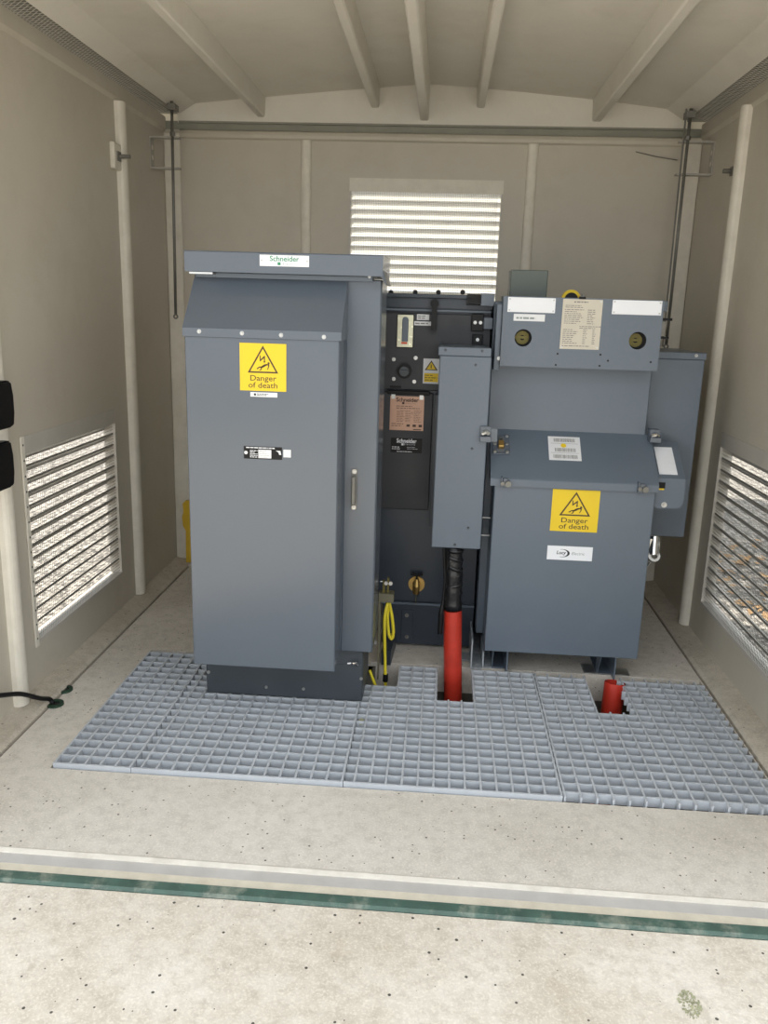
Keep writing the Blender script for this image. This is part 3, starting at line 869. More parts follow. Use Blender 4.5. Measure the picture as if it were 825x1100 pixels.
rows(bm, f, a.x + w * 0.05, a.x + w * 0.42, b.z + h * 0.10, b.z + h * 0.22, 0.0015, 2, 23, 1.0, 0.3)
for i in range(3): fbx(bm, f, a.x + w * (0.5 + 0.18 * i), a.x + w * (0.6 + 0.18 * i), b.z + h * 0.11, b.z + h * 0.18, 0.0015, 0.0018)
fbx(bm, f, a.x + w * 0.70, b.x - w * 0.06, b.z + h * 0.02, b.z + h * 0.045, 0.0015, 0.0018)
obj('print', bm, 'bprint', dp, kind='stuff')
for u in (a.x + 0.012, b.x - 0.012): 
    bm = NB(); fbx(bm, f, u - 0.008, u + 0.008, a.z - 0.012, a.z + 0.006, 0.001, 0.003); obj('clip', bm, 'steel', dp)
a = P(420, 470, y=MY); b = P(453, 487, y=MY)
ml = plate(rmu, 'maker_label', f, a.x, b.x, b.z, a.z, 'black', 0.001, 'black label with white lettering')
cx = (a.x + b.x) / 2; h = a.z - b.z; w = b.x - a.x
text(f, 'Schneider', h * 0.40, cx, b.z + h * 0.68, 0.0011, ml, 'white', bold=0.0006, sx=0.85)
text(f, 'E l e c t r i c', h * 0.15, cx + w * 0.10, b.z + h * 0.53, 0.0011, ml, 'white')
bm = NB(); fbx(bm, f, cx - w * 0.16, cx - w * 0.09, b.z + h * 0.50, b.z + h * 0.64, 0.001, 0.0013)
rows(bm, f, a.x + w * 0.04, a.x + w * 0.46, b.z + h * 0.18, b.z + h * 0.44, 0.001, 2, 31, 1.0, 0.4)
rows(bm, f, a.x + w * 0.52, b.x - w * 0.04, b.z + h * 0.22, b.z + h * 0.44, 0.001, 2, 32, 1.0, 0.2)
rows(bm, f, a.x + w * 0.2, b.x - w * 0.2, b.z + h * 0.03, b.z + h * 0.12, 0.001, 1, 33, 1.0, 0.5); obj('print', bm, 'paper', ml, kind='stuff')
# side column and base
bm = NB(); bx(bm, 1.172, 1.20, RY - 0.05, RY, 0.56, 1.118, 0.002); obj('upright_channel', bm, 'tank', rmu)
bm = NB(); bx(bm, 0.90, 1.385, RY - 0.012, 1.70, 0.185, 0.1945); obj('base_seam', bm, 'paint2', rmu)
bm = NB(); bx(bm, 0.98, 1.385, RY - 0.006, 1.70, FZ + 0.012, 0.185, 0.003); bs = obj('base_frame', bm, 'tank', rmu)
a = P(434, 655, y=RY - 0.01); b = P(441, 688, y=RY - 0.01)
bm = NB(); bx(bm, a.x - 0.01, b.x + 0.006, RY - 0.014, RY - 0.006, b.z + 0.004, a.z, 0.001); o = obj('fixing_plate', bm, 'tank', rmu)
bolt(o, P(437, 661, y=RY - 0.014), 0.009, material='rod'); bolt(o, P(437, 684, y=RY - 0.014), 0.009, material='rod')
bm = NB(); prism_z(bm, [(0.995, 0.93), (1.035, 0.93), (1.045, 1.13), (1.005, 1.13)], FZ, 0.05); obj('base_runner', bm, 'tank', rmu)
bm = NB()
bx(bm, 1.372, 1.378, 0.94, 1.50, FZ, 0.12); bx(bm, 1.378, 1.42, 0.94, 1.50, FZ, FZ + 0.006); bx(bm, 1.30, 1.372, 1.02, 1.10, FZ, FZ + 0.006)
obj('base_angle', bm, 'splash', rmu)
# drain valve
c = P(447.5, 627, y=RY)
vf = Fr((c.x, c.y, c.z))
bm = NB(); disc(bm, vf, 0.036, 0, 0.008, 24); dv = obj('drain_valve', bm, 'brass', rmu, label='brass drain valve with round flange')
bm = NB(); disc(bm, vf, 0.019, 0.008, 0.03, 14)
tube(bm, [(c.x, RY - 0.03, c.z + 0.03), (c.x, RY - 0.035, c.z), (c.x, RY - 0.035, c.z - 0.035)], 0.013, 10, radii=[0.009, 0.017, 0.013]); obj('valve_body', bm, 'brass', dv)
bm = NB(); tube(bm, [(c.x, RY - 0.03, c.z + 0.028), (c.x, RY - 0.03, c.z + 0.052)], 0.005, 8)
tube(bm, [(c.x - 0.026, RY - 0.03, c.z + 0.056), (c.x, RY - 0.03, c.z + 0.050), (c.x + 0.026, RY - 0.03, c.z + 0.056)], 0.007, 8); obj('valve_handle', bm, 'black', dv)
bm = NB(); tube(bm, [(c.x, RY - 0.035, c.z - 0.03), (c.x, RY - 0.035, c.z - 0.085)], 0.0025, 6); obj('valve_pin', bm, 'olive', dv)
# cable box, the tall grey box in front of the tank
CY = 0.85
bm = NB()
bx(bm, 1.186, 1.380, CY, RY, 0.538, 1.290, 0.003)
bx(bm, 1.180, 1.378, CY - 0.004, RY, 1.290, 1.322, 0.002)
cbx = obj('cable_box', bm, 'paint2', rmu, label='tall narrow grey cable box above the red duct')
for px, py in ((478.5, 376), (518, 377), (511, 392), (507, 482), (503, 567), (488.5, 585)): 
    bolt(cbx, P(px, py, y=CY - (0.004 if py < 380 else 0)), 0.0055, material='plinth')
# link parts between tank and metering unit
a = P(516, 316, y=1.08); b = P(540, 329, y=1.08)
bm = NB(); prism_x(bm, [(1.08, b.z), (1.08, a.z), (RY, a.z + 0.005), (RY, b.z)], a.x + 0.005, 1.390); lk = obj('link_bracket', bm, 'paint2', rmu)
bm = NB(); prism_x(bm, [(1.085, b.z + 0.005), (1.12, a.z), (RY, a.z), (RY, b.z)], a.x - 0.05, a.x + 0.005); obj('link_duct', bm, 'panel', rmu)
for (x0, y0, x1, y1, m, yy) in ((507, 337, 519, 356, 'black', 1.11), (520, 341, 532, 354, 'paint2', 1.09), (508, 359, 518, 371, 'black', 1.11)):
    a = P(x0, y0, y=yy); b = P(x1, y1, y=yy)
    bm = NB(); bx(bm, a.x, min(b.x, 1.39), yy, RY - 0.0225, b.z, a.z, 0.002); o = obj('terminal_block', bm, m, rmu)
    if m == 'black':
        for q in ((0.3, 0.5), (0.75, 0.5)) if x1 - x0 > 11 else ((0.5, 0.5),):
            bolt(o, (a.x + (b.x - a.x) * q[0], yy - 0.001, b.z + (a.z - b.z) * q[1]), 0.007)
for py in (556, 575):
    a = P(517, py, y=0.98)
    bm = NB(); tube(bm, [(a.x - 0.02, 0.98, a.z), (1.421, 0.98, a.z)], 0.0035, 8); obj('tie_bolt', bm, 'bolt', rmu)

# ------------------------------------------------------------------ right metering unit
MB_, ML_, MU_ = 1.06, 0.87, 0.95
mu = thing('metering_unit', (1.72, 1.3, FZ), 'broad grey metering cabinet on feet with sloped lid, standing at right', 'cabinet')
bm = NB(); bx(bm, 1.392, 2.026, MB_, 1.62, 0.10, 1.495, 0.004); obj('tank', bm, 'paint2', mu)
bm = NB(); bx(bm, 1.422, 2.041, ML_, MB_, 0.100, 0.80, 0.003); obj('front_cover', bm, 'paint2', mu)
bm = NB()
prism_x(bm, [(ML_ - 0.014, 0.797), (ML_ - 0.014, 0.824), (ML_ - 0.010, 0.829), (MB_ + 0.0, 0.992), (MB_, 0.955), (ML_ - 0.004, 0.800), (ML_ - 0.004, 0.797)], 1.404, 2.048)
prism_x(bm, [(ML_ - 0.004, 0.796), (MB_, 0.955), (MB_, 0.796)], 1.410, 2.043)
lid = obj('sloped_lid', bm, 'paint2', mu)
# upper instrument box with two round ports
UX0, UX1, UZ0, UZ1 = 1.418, 2.018, 1.252, 1.514
bm = NB()
f = Fr((0, MU_, 0))
ports = [P(562, 363, y=MU_), P(685, 366, y=MU_)]
PR = 0.033
edges = []
vs = [bm.verts.new(f.p(u, v)) for u, v in ((UX0, UZ0), (UX1, UZ0), (UX1, UZ1), (UX0, UZ1))]
for i in range(4): edges.append(bm.edges.new((vs[i], vs[(i + 1) % 4])))
for c in ports:
    k = 28
    cv = [bm.verts.new(f.p(c.x + PR * math.cos(2 * math.pi * i / k), c.z + PR * math.sin(2 * math.pi * i / k))) for i in range(k)]
    cb_ = [bm.verts.new(f.p(c.x + PR * math.cos(2 * math.pi * i / k), c.z + PR * math.sin(2 * math.pi * i / k), -0.012)) for i in range(k)]
    for i in range(k):
        edges.append(bm.edges.new((cv[i], cv[(i + 1) % k])))
        bm.faces.new((cv[i], cv[(i + 1) % k], cb_[(i + 1) % k], cb_[i]))
bmesh.ops.triangle_fill(bm, use_beauty=True, use_dissolve=False, edges=edges)
q = [bm.verts.new((x, MB_ + 0.02, z)) for x, z in ((UX0, UZ0), (UX1, UZ0), (UX1, UZ1), (UX0, UZ1))]
for i in range(4): bm.faces.new((vs[i], vs[(i + 1) % 4], q[(i + 1) % 4], q[i]))
ub = obj('instrument_box', bm, 'paint2', mu)
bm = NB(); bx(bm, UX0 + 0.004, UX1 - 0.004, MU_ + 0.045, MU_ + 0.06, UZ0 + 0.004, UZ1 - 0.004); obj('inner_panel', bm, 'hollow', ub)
for c in ports:
    bm = NB(); ring(bm, Fr((c.x, MU_ + 0.043, c.z)), 0.010, 0.026, -0.004, 0.004, 20); fbx(bm, Fr((c.x, MU_ + 0.043, c.z)), -0.03, 0.022, -0.004, 0.006, 0.004, 0.008)
    obj('port_fitting', bm, 'fitting', ub)
bm = NB(); bx(bm, UX0 - 0.022, UX0 - 0.001, MU_ + 0.02, MB_, UZ0 - 0.02, UZ1 - 0.03, 0.002); o = obj('hinge_strip', bm, 'paint2', mu)
bolt(o, P(536, 385, y=MU_ + 0.02), 0.008)
for px, py in ((599, 380), (645, 381), (597, 392), (644, 393), (653, 387.5), (699, 389)): bolt(ub, P(px, py, y=MU_), 0.004, material='hollow', h=0.3)
bm = NB(); bx(bm, 1.70, 1.725, MU_ - 0.006, MU_ + 0.01, UZ1 - 0.004, UZ1 + 0.006); obj('top_catch', bm, 'black', ub)
# white plates
for (x0, y0, x1, y1) in ((546, 319, 596, 336.5), (658.5, 322, 710, 339)):
    a = P(x0, y0, y=MU_); b = P(x1, y1, y=MU_)
    s = plate(mu, 'label_plate', f, a.x, b.x, b.z, a.z, 'white', 0.002, 'blank white label plate', 0.0006)
    for u in (a.x + 0.007, b.x - 0.007):
        for v in (a.z - 0.007, b.z + 0.007): bolt(s, (u, MU_ - 0.002, v), 0.0035, material='steel')
a = P(552, 337, y=MU_); b = P(585, 345.5, y=MU_)
s = plate(mu, 'sticker', f, a.x, b.x, b.z, a.z, 'paper', 0.001, 'narrow white sticker with faint print')
bm = NB(); rows(bm, f, a.x + 0.010, b.x - 0.008, b.z + 0.006, a.z - 0.010, 0.001, 1, 41, 1.0, 0.7); obj('print', bm, 'logo2', s, kind='stuff')
a = P(606.5, 321, y=MU_); b = P(646, 376, y=MU_)
u0, u1 = 1.6415, 1.790
nt_ = plate(mu, 'notice_plate', f, u0, u1, b.z, a.z, 'notice', 0.002, 'cream engraved notice plate with rows of text')
w = u1 - u0; h = a.z - b.z
bm = NB()
rows(bm, f, u0 + w * 0.28, u1 - w * 0.26, b.z + h * 0.925, b.z + h * 0.965, 0.002, 1, 50, 1.0, 0.6)
rows(bm, f, u0 + w * 0.07, u0 + w * 0.62, b.z + h * 0.82, b.z + h * 0.89, 0.002, 2, 51, 1.1, 0.4)
rows(bm, f, u0 + w * 0.06, u0 + w * 0.55, b.z + h * 0.50, b.z + h * 0.81, 0.002, 8, 52, 1.0, 0.38)
rows(bm, f, u0 + w * 0.64, u1 - w * 0.14, b.z + h * 0.50, b.z + h * 0.81, 0.002, 8, 53, 1.0, 0.38)
rows(bm, f, u0 + w * 0.46, u1 - w * 0.03, b.z + h * 0.41, b.z + h * 0.48, 0.002, 2, 54, 1.1, 0.4)
rows(bm, f, u0 + w * 0.05, u0 + w * 0.42, b.z + h * 0.10, b.z + h * 0.41, 0.002, 8, 55, 1.1, 0.38)
rows(bm, f, u0 + w * 0.56, u0 + w * 0.68, b.z + h * 0.10, b.z + h * 0.41, 0.002, 8, 56, 0.9, 0.38)
rows(bm, f, u0 + w * 0.80, u0 + w * 0.90, b.z + h * 0.10, b.z + h * 0.41, 0.002, 8, 57, 0.9, 0.38)
rows(bm, f, u0 + w * 0.05, u1 - w * 0.10, b.z + h * 0.045, b.z + h * 0.085, 0.002, 1, 58, 1.0, 0.4)
obj('print', bm, 'print', nt_, kind='stuff')
for u in (u0 + 0.007, u1 - 0.007): bolt(nt_, (u, MU_ - 0.002, b.z + 0.007), 0.004)
bolt(nt_, (u1 - 0.007, MU_ - 0.002, a.z - 0.007), 0.004)
# green-grey box and yellow gauge on top
bm = NB(); bx(bm, 1.450, 1.596, 1.10, 1.22, 1.4952, 1.618, 0.003); obj('junction_box', bm, 'greenbox', mu, label='dark green-grey box on top of the metering unit')
c = P(614, 312, y=1.12)
bm = NB()
gf = Fr((c.x, 1.12, 1.5), (1, 0, 0), (0, 0, 1))
disc(bm, Fr((c.x, 1.12, c.z - 0.034)), 0.026, 0, 0.012, 22); bx(bm, c.x - 0.012, c.x + 0.012, 1.12, 1.15, 1.4952, 1.50); gg = obj('oil_gauge', bm, 'black', mu)
bm = NB(); ring(bm, Fr((c.x, 1.12, c.z - 0.034)), 0.026, 0.037, -0.02, 0.008, 24); obj('gauge_rim', bm, 'yellow', gg, label='yellow rim')
bm = NB(); tube(bm, [(c.x + 0.045, 1.15, 1.4952), (c.x + 0.05, 1.15, 1.53), (c.x + 0.06, 1.15, 1.5)], 0.008, 8); obj('cap_chain', bm, 'steel', gg)
# lugs, catches, padlock plate on the lid
def lug(px, py, y):
    c = P(px, py, y=y)
    bm = NB(); bx(bm, c.x - 0.020, c.x + 0.020, y - 0.004, MB_, c.z - 0.004, c.z + 0.024, 0.002)
    bx(bm, c.x - 0.022, c.x + 0.022, y - 0.03, y + 0.02, c.z - 0.024, c.z - 0.004, 0.002)
    o = obj('lifting_lug', bm, 'paint', mu)
    bm = NB(); tube(bm, [(c.x - 0.012, y - 0.012, c.z), (c.x + 0.002, y - 0.02, c.z + 0.006), (c.x + 0.012, y - 0.012, c.z)], 0.008, 8); obj('lug_bolt', bm, 'chrome', o)
lug(703, 468, 1.02)
c = P(521.5, 466, y=0.835)
bm = NB(); bx(bm, c.x - 0.021, c.x + 0.021, 0.815, 0.848, c.z - 0.030, c.z - 0.008, 0.002); bx(bm, c.x - 0.021, c.x + 0.021, 0.838, 0.848, c.z - 0.008, c.z + 0.028, 0.002); bx(bm, c.x + 0.010, 1.418, 0.840, 0.848, c.z - 0.03, c.z + 0.02)
o = obj('lifting_lug', bm, 'paint', mu)
bm = NB(); tube(bm, [(c.x - 0.012, 0.832, c.z), (c.x + 0.002, 0.828, c.z + 0.008), (c.x + 0.012, 0.832, c.z)], 0.009, 8); obj('lug_bolt', bm, 'steel', o)
sl0 = Vector((0, MB_ - ML_ + 0.010, 0.992 - 0.829)).normalized()
lf = Fr((1.72, ML_ - 0.010, 0.829), (1, 0, 0), sl0)
def on_lid(px, py):
    d = FWD * FPX + RGT * (px - 412.5) + UPV * (550 - py)
    t = (lf.o - CAM).dot(lf.n) / d.dot(lf.n)
    p = CAM + d * t - lf.o
    return p.dot(lf.u), p.dot(lf.v)
u, v = on_lid(538, 478)
bm = NB(); fbx(bm, lf, u - 0.034, u + 0.034, v - 0.052, v + 0.052, 0, 0.006, 0.001); pp = obj('padlock_plate', bm, 'paint', mu)
for a in (-0.024, 0.024):
    for b in (-0.042, 0.0, 0.042): bolt(pp, lf.p(u + a, v + b, 0.006), 0.007, n=Fr((0, 0, 0), lf.u, lf.v), material='steel')
bm = NB(); fbx(bm, lf, u - 0.011, u + 0.011, v - 0.026, v + 0.006, 0.006, 0.024, 0.002); obj('padlock', bm, 'brass', pp, label='small brass padlock')
bm = NB(); tube(bm, [lf.p(u - 0.007, v + 0.004, 0.014), lf.p(u - 0.007, v + 0.024, 0.016), lf.p(u + 0.007, v + 0.024, 0.016), lf.p(u + 0.007, v + 0.004, 0.014)], 0.003, 8); obj('padlock_shackle', bm, 'rod', pp)
u0, v0 = on_lid(590, 494); u1, v1 = on_lid(622, 470)
ls = plate(mu, 'barcode_label', lf, u0, u1 + 0.002, v0, v1, 'paper', 0.001, 'white barcode label with a yellow dot on the lid')
bm = NB()
rd = random.Random(4)
hh = v1 - v0; ww = u1 - u0
for vv, ua, ub_ in ((0.77, 0.18, 0.84), (0.36, 0.20, 0.84), (0.08, 0.14, 0.9)):
    x = u0 + ww * ua
    while x < u0 + ww * ub_:
        w_ = rd.uniform(0.001, 0.0028)
        fbx(bm, lf, x, x + w_, v0 + hh * vv, v0 + hh * (vv + 0.15), 0.001, 0.0012); x += w_ + rd.uniform(0.001, 0.0025)
fbx(bm, lf, u0 + ww * 0.08, u1 - ww * 0.06, v0 + hh * 0.70, v0 + hh * 0.71, 0.001, 0.0012); fbx(bm, lf, u0 + ww * 0.06, u1 - ww * 0.06, v0 + hh * 0.30, v0 + hh * 0.31, 0.001, 0.0012)
obj('print', bm, 'print', ls, kind='stuff')
bm = NB(); disc(bm, Fr(lf.p(u0 + ww * 0.48, v0 + hh * 0.62), lf.u, lf.v), 0.011, 0.001, 0.0014, 16); obj('dot', bm, 'yellow', ls)
for px, py in ((543, 517), (690, 523)):
    c = P(px, py, y=ML_ - 0.015)
    bm = NB(); bx(bm, c.x - 0.010, c.x + 0.010, ML_ - 0.022, ML_ - 0.004, c.z - 0.022, c.z + 0.012, 0.002)
    bx(bm, c.x - 0.018, c.x - 0.012, ML_ - 0.03, ML_ - 0.0, c.z - 0.022, c.z + 0.018, 0.001)
    o = obj('lid_catch', bm, 'paint', mu)
    bm = NB(); disc(bm, Fr((c.x + 0.010, ML_ - 0.020, c.z - 0.008)), 0.012, 0, 0.014, 8); disc(bm, Fr((c.x - 0.012, ML_ - 0.028, c.z - 0.006)), 0.008, 0, 0.008, 8); obj('catch_nut', bm, 'rod', o)
# sign and maker plate on the cover
f = Fr((P(590.5, 570, y=ML_).x, ML_, P(615, 571, y=ML_).z))
danger_sign(mu, f, 0.183, 0.168)
f = Fr((0, ML_, 0))
a = P(588, 587, y=ML_); b = P(637, 604, y=ML_)
a = Vector((1.645, 0, 0.563)); b = Vector((1.822, 0, 0.506))
mp = plate(mu, 'maker_plate', f, a.x, b.x, b.z, a.z, 'white', 0.002, 'white maker plate with dark crescent logo')
w = b.x - a.x; h = a.z - b.z
text(f, 'Lucy', h * 0.34, a.x + w * 0.305, b.z + h * 0.42, 0.0021, mp, 'darkprint', bold=0.0004, shear=0.2)
text(f, 'Electric', h * 0.30, a.x + w * 0.68, b.z + h * 0.40, 0.0021, mp, 'logo2', shear=0.25)
bm = NB()
oc = []; ic = []
for i in range(17):
    t = math.radians(-108 + 216 * i / 16)
    oc.append((a.x + w * 0.335 + w * 0.165 * math.cos(t), b.z + h * 0.49 + h * 0.29 * math.sin(t)))
    ic.append((a.x + w * 0.325 + w * 0.125 * math.cos(t), b.z + h * 0.49 + h * 0.265 * math.sin(t)))
for i in range(16): fpoly(bm, f, [oc[i], oc[i + 1], ic[i + 1], ic[i]], 0.002, 0.0023)
obj('crescent_mark', bm, 'darkprint', mp)
# small side box with white label
JY = 0.90
bm = NB()
jp = [(2.048, 0.735), (2.048, 0.846), (2.158, 0.846), (2.160, 0.765), (2.154, 0.742), (2.140, 0.728), (2.06, 0.725)]
lo = [bm.verts.new((x, JY, z)) for x, z in jp]
hi = [bm.verts.new((x, 1.075, z if z < 0.84 else 0.965)) for x, z in jp]
bm.faces.new(lo); bm.faces.new(hi[::-1])
for i in range(len(jp)): bm.faces.new((lo[i], lo[(i + 1) % len(jp)], hi[(i + 1) % len(jp)], hi[i]))
jb = obj('side_box', bm, 'paint2', mu, label='small grey box on the right flank with white sloped label')
jf = Fr((2.048, JY, 0.846), (1, 0, 0), (0, 0.175, 0.119))
bm = NB(); fbx(bm, jf, 0.012, 0.082, 0.022, 0.175, 0.0, 0.002); o = obj('white_label', bm, 'white', jb)
bm = NB(); fbx(bm, Fr((0, JY, 0)), 2.053, 2.082, 0.806, 0.830, 0, 0.002); obj('slot', bm, 'black', jb)
bm = NB(); fbx(bm, Fr((0, JY, 0)), 2.051, 2.079, 0.800, 0.806, 0, 0.003); obj('slot_edge', bm, 'yellow', jb)
bolt(jb, (2.086, JY, 0.741), 0.011)
# chrome lock barrel on the right flank
c = P(703, 590, y=0.93)
bm = NB(); tube(bm, [(c.x + 0.004, 0.955, c.z + 0.045), (c.x, 0.93, c.z - 0.025)], 0.021, 16, radii=[0.021, 0.021])
bx(bm, 2.036, c.x, 0.935, 0.96, c.z + 0.0, c.z + 0.04)
lk_ = obj('lock_barrel', bm, 'chrome', mu, label='chrome lock barrel with ring end')
d0 = Vector((c.x, 0.93, c.z - 0.03)); rf = Fr(d0, (1, 0, 0), (0, 0.5, 0.85))
bm = NB(); ring(bm, rf, 0.013, 0.024, -0.008, 0.010, 20); obj('ring_end', bm, 'bolt', lk_)
bm = NB(); tube(bm, [d0 + Vector((-0.008, 0, -0.018)), d0 + Vector((-0.022, 0.0, -0.045)), d0 + Vector((-0.028, 0.0, -0.075))], 0.004, 8); obj('pin', bm, 'chrome', lk_)
# flat cable box on the right, behind
bm = NB(); bx(bm, 2.027, 2.252, RY, 1.55, 0.548, 1.290, 0.003); bx(bm, 2.027, 2.256, RY - 0.004, 1.55, 1.290, 1.317, 0.002)
fb = obj('flank_box', bm, 'paint2', mu)
bolt(fb, P(748, 382, y=RY - 0.004), 0.007); 
# coupling at the right end of the instrument box
a = P(714, 322, y=1.02)
bm = NB(); bx(bm, 2.019, 2.045, 1.0, 1.06, a.z - 0.045, a.z - 0.005, 0.003); obj('coupling', bm, 'paint', mu)
a = P(709, 346, y=1.02); b = P(716, 360, y=1.02)
bm = NB(); bx(bm, 2.019, 2.046, 1.0, 1.05, 1.380, 1.440, 0.003); o = obj('end_switch', bm, 'rod', mu)
bm = NB(); bx(bm, 2.019, 2.068, 1.005, 1.025, 1.440, 1.450); bx(bm, 2.019, 2.062, 1.005, 1.025, 1.372, 1.380); obj('switch_bracket', bm, 'black', o)
# feet
def foot(x):
    bm = NB()
    bx(bm, x - 0.003, x + 0.003, 0.91, 1.60, FZ, 0.10)
    bx(bm, x - 0.06, x - 0.003, 0.905, 1.60, 0.094, 0.10); bx(bm, x - 0.06, x - 0.003, 0.96, 1.60, FZ, FZ + 0.006)
    prism_x(bm, [(0.91, 0.094), (0.965, FZ + 0.006), (1.0, FZ + 0.006), (1.0, 0.094)], x - 0.06, x - 0.056)
    return obj('foot', bm, 'paint2', mu)
foot(1.522); foot(1.965)
bm = NB(); bx(bm, 1.422, 1.461, 0.957, 1.55, FZ, FZ + 0.007); bx(bm, 1.422, 1.428, 0.957, 1.55, FZ + 0.007, 0.06); obj('foot_flange', bm, 'splash', mu, label='pale splashed galvanised flange')
bm = NB(); bx(bm, 1.85, 1.968, 0.958, 1.05, FZ, FZ + 0.005); bx(bm, 1.969, 2.04, 0.958, 1.02, FZ, FZ + 0.005); obj('foot_plate', bm, 'steel', mu)

# ------------------------------------------------------------------ cables and ducts
rd = random.Random(9)
bm = NB()
path = [(1.276 + 0.0007 * i, 0.905 - 0.001 * i, 0.537 - 0.0225 * i) for i in range(13)]
tube(bm, path, 0.036, 18, radii=[0.036 + rd.uniform(-0.003, 0.004) for _ in path])
for i in range(7):
    z = 0.52 - 0.038 * i
    fz = Fr((1.279 + 0.001 * i, 0.90, z), (1, 0, rd.uniform(-0.5, 0.5)), (0, 1, rd.uniform(-0.2, 0.2)))
    ring(bm, fz, 0.036, 0.0385, -0.006, 0.008, 18)
tp = thing('power_cable', (1.28, 0.895, -0.4), 'thick cable wrapped in black tape rising from the middle red duct', 'cable')
obj('tape_wrap', bm, 'tape', tp, smooth=True)
bm = NB(); tube(bm, [(1.236, 0.87, 0.536), (1.241, 0.87, 0.47), (1.247, 0.868, 0.40), (1.243, 0.865, 0.31), (1.237, 0.86, 0.26), (1.236, 0.86, 0.17)], 0.007, 8, radii=[0.006, 0.006, 0.006, 0.006, 0.011, 0.011]); obj('tie_strap', bm, 'black', tp)
for k, (z0, z1) in enumerate(((0.52, 0.44), (0.42, 0.36))):
    bm = NB(); tube(bm, [(1.250, 0.868, z0), (1.256, 0.868, (z0 + z1) / 2), (1.252, 0.868, z1)], 0.004, 6); obj('tie_tail', bm, 'black', tp)
def duct(pts, r, label):
    bm = NB()
    tube(bm, pts, r, 24, hollow=True); tube(bm, pts, r - 0.005, 24, hollow=True)
    o = obj('cable_duct', bm, 'red', None, smooth=True); tag(o, label, 'duct', 'red cable ducts')
    return o
duct([(1.285, 0.893, 0.262), (1.292, 0.885, 0.10), (1.303, 0.873, -0.10), (1.308, 0.865, -0.30), (1.31, 0.86, -0.748)], 0.0375, 'tall red plastic duct sleeving the taped cable in the middle')
duct([(1.958, 0.855, 0.000), (1.950, 0.835, -0.12), (1.94, 0.80, -0.30), (1.93, 0.78, -0.748)], 0.042, 'short red plastic duct below the right metering cabinet')

# earth bracket and yellow-green wires, on the right flank of the left cabinet
EY = 0.80
eb = thing('earth_bracket', P(405, 735, y=EY), 'olive steel earth bracket beside the tall cabinet, yellow wires hanging from it', 'bracket')
a = P(407, 636, y=EY); b = P(423, 646, y=EY)
bm = NB(); bx(bm, a.x, b.x, EY - 0.02, EY + 0.03, b.z, a.z, 0.002); obj('clamp_plate', bm, 'olive', eb)
a2 = P(407, 640, y=EY); b2 = P(401, 700, y=EY)
bm = NB(); prism_y(bm, [(a2.x, a2.z), (a2.x + 0.008, a2.z), (0.998, b2.z), (0.994, b2.z), (0.994, b2.z - 0.12), (0.988, b2.z - 0.12), (0.988, b2.z)][::-1], EY - 0.004, EY + 0.02); o = obj('strut', bm, 'olive', eb)
bolt(o, P(402.5, 690, y=EY - 0.004), 0.009)
a3 = P(415, 625, y=EY)
bm = NB(); tube(bm, [(0.99, EY, a3.z), (a3.x + 0.022, EY, a3.z)], 0.003, 8); disc(bm, Fr((a3.x, EY - 0.01, a3.z)), 0.008, 0, 0.01, 8); disc(bm, Fr((a3.x + 0.018, EY - 0.01, a3.z)), 0.008, 0, 0.01, 8); obj('stud', bm, 'bolt', eb)
bm = NB(); bx(bm, a3.x + 0.004, a3.x + 0.012, EY - 0.006, EY + 0.006, a.z, a3.z + 0.018); bx(bm, a3.x - 0.014, a3.x - 0.004, EY - 0.006, EY + 0.006, a.z, a3.z + 0.006); obj('terminal_tag', bm, 'fitting', eb)
def wire(pts, label, r=0.0065):
    bm = NB(); pp_ = [P(px, py, y=y) for px, py, y in pts]
    # smooth the run
    sm = []
    for i in range(len(pp_) - 1):
        p0 = pp_[max(i - 1, 0)]; p1 = pp_[i]; p2 = pp_[i + 1]; p3 = pp_[min(i + 2, len(pp_) - 1)]
        for k in range(6):
            t = k / 6
            sm.append(0.5 * ((2 * p1) + (p2 - p0) * t + (2 * p0 - 5 * p1 + 4 * p2 - p3) * t * t + (3 * p1 - p0 - 3 * p2 + p3) * t ** 3))
    sm.append(pp_[-1])
    tube(bm, sm, r, 10)
    o = obj('earth_wire', bm, 'yg', None, smooth=True); tag(o, label, 'wire', 'yellow earth wires')
    return o
w1 = wire([(417, 647, 0.80), (414.5, 655, 0.79), (413, 670, 0.785), (413.5, 700, 0.785), (414, 728, 0.785), (414.5, 760, 0.785)], 'straight yellow earth wire dropping into the floor opening')
bm = NB(); c = P(414, 728, y=0.785); tube(bm, [c + Vector((0, 0, 0.016)), c - Vector((0, 0, 0.016))], 0.011, 10); o = obj('wire_ferrule', bm, 'black', w1)
wire([(418, 647, 0.81), (421, 662, 0.815), (422.5, 678, 0.82), (421, 686, 0.82), (418, 682, 0.82), (416.5, 668, 0.82), (416.5, 655, 0.815), (416.5, 646, 0.81)], 'looped yellow earth wire hanging from the bracket')
wire([(397, 720, 0.74), (400, 728, 0.74), (403, 736, 0.74), (405, 748, 0.74)], 'short yellow wire end at the foot of the tall cabinet', 0.006)

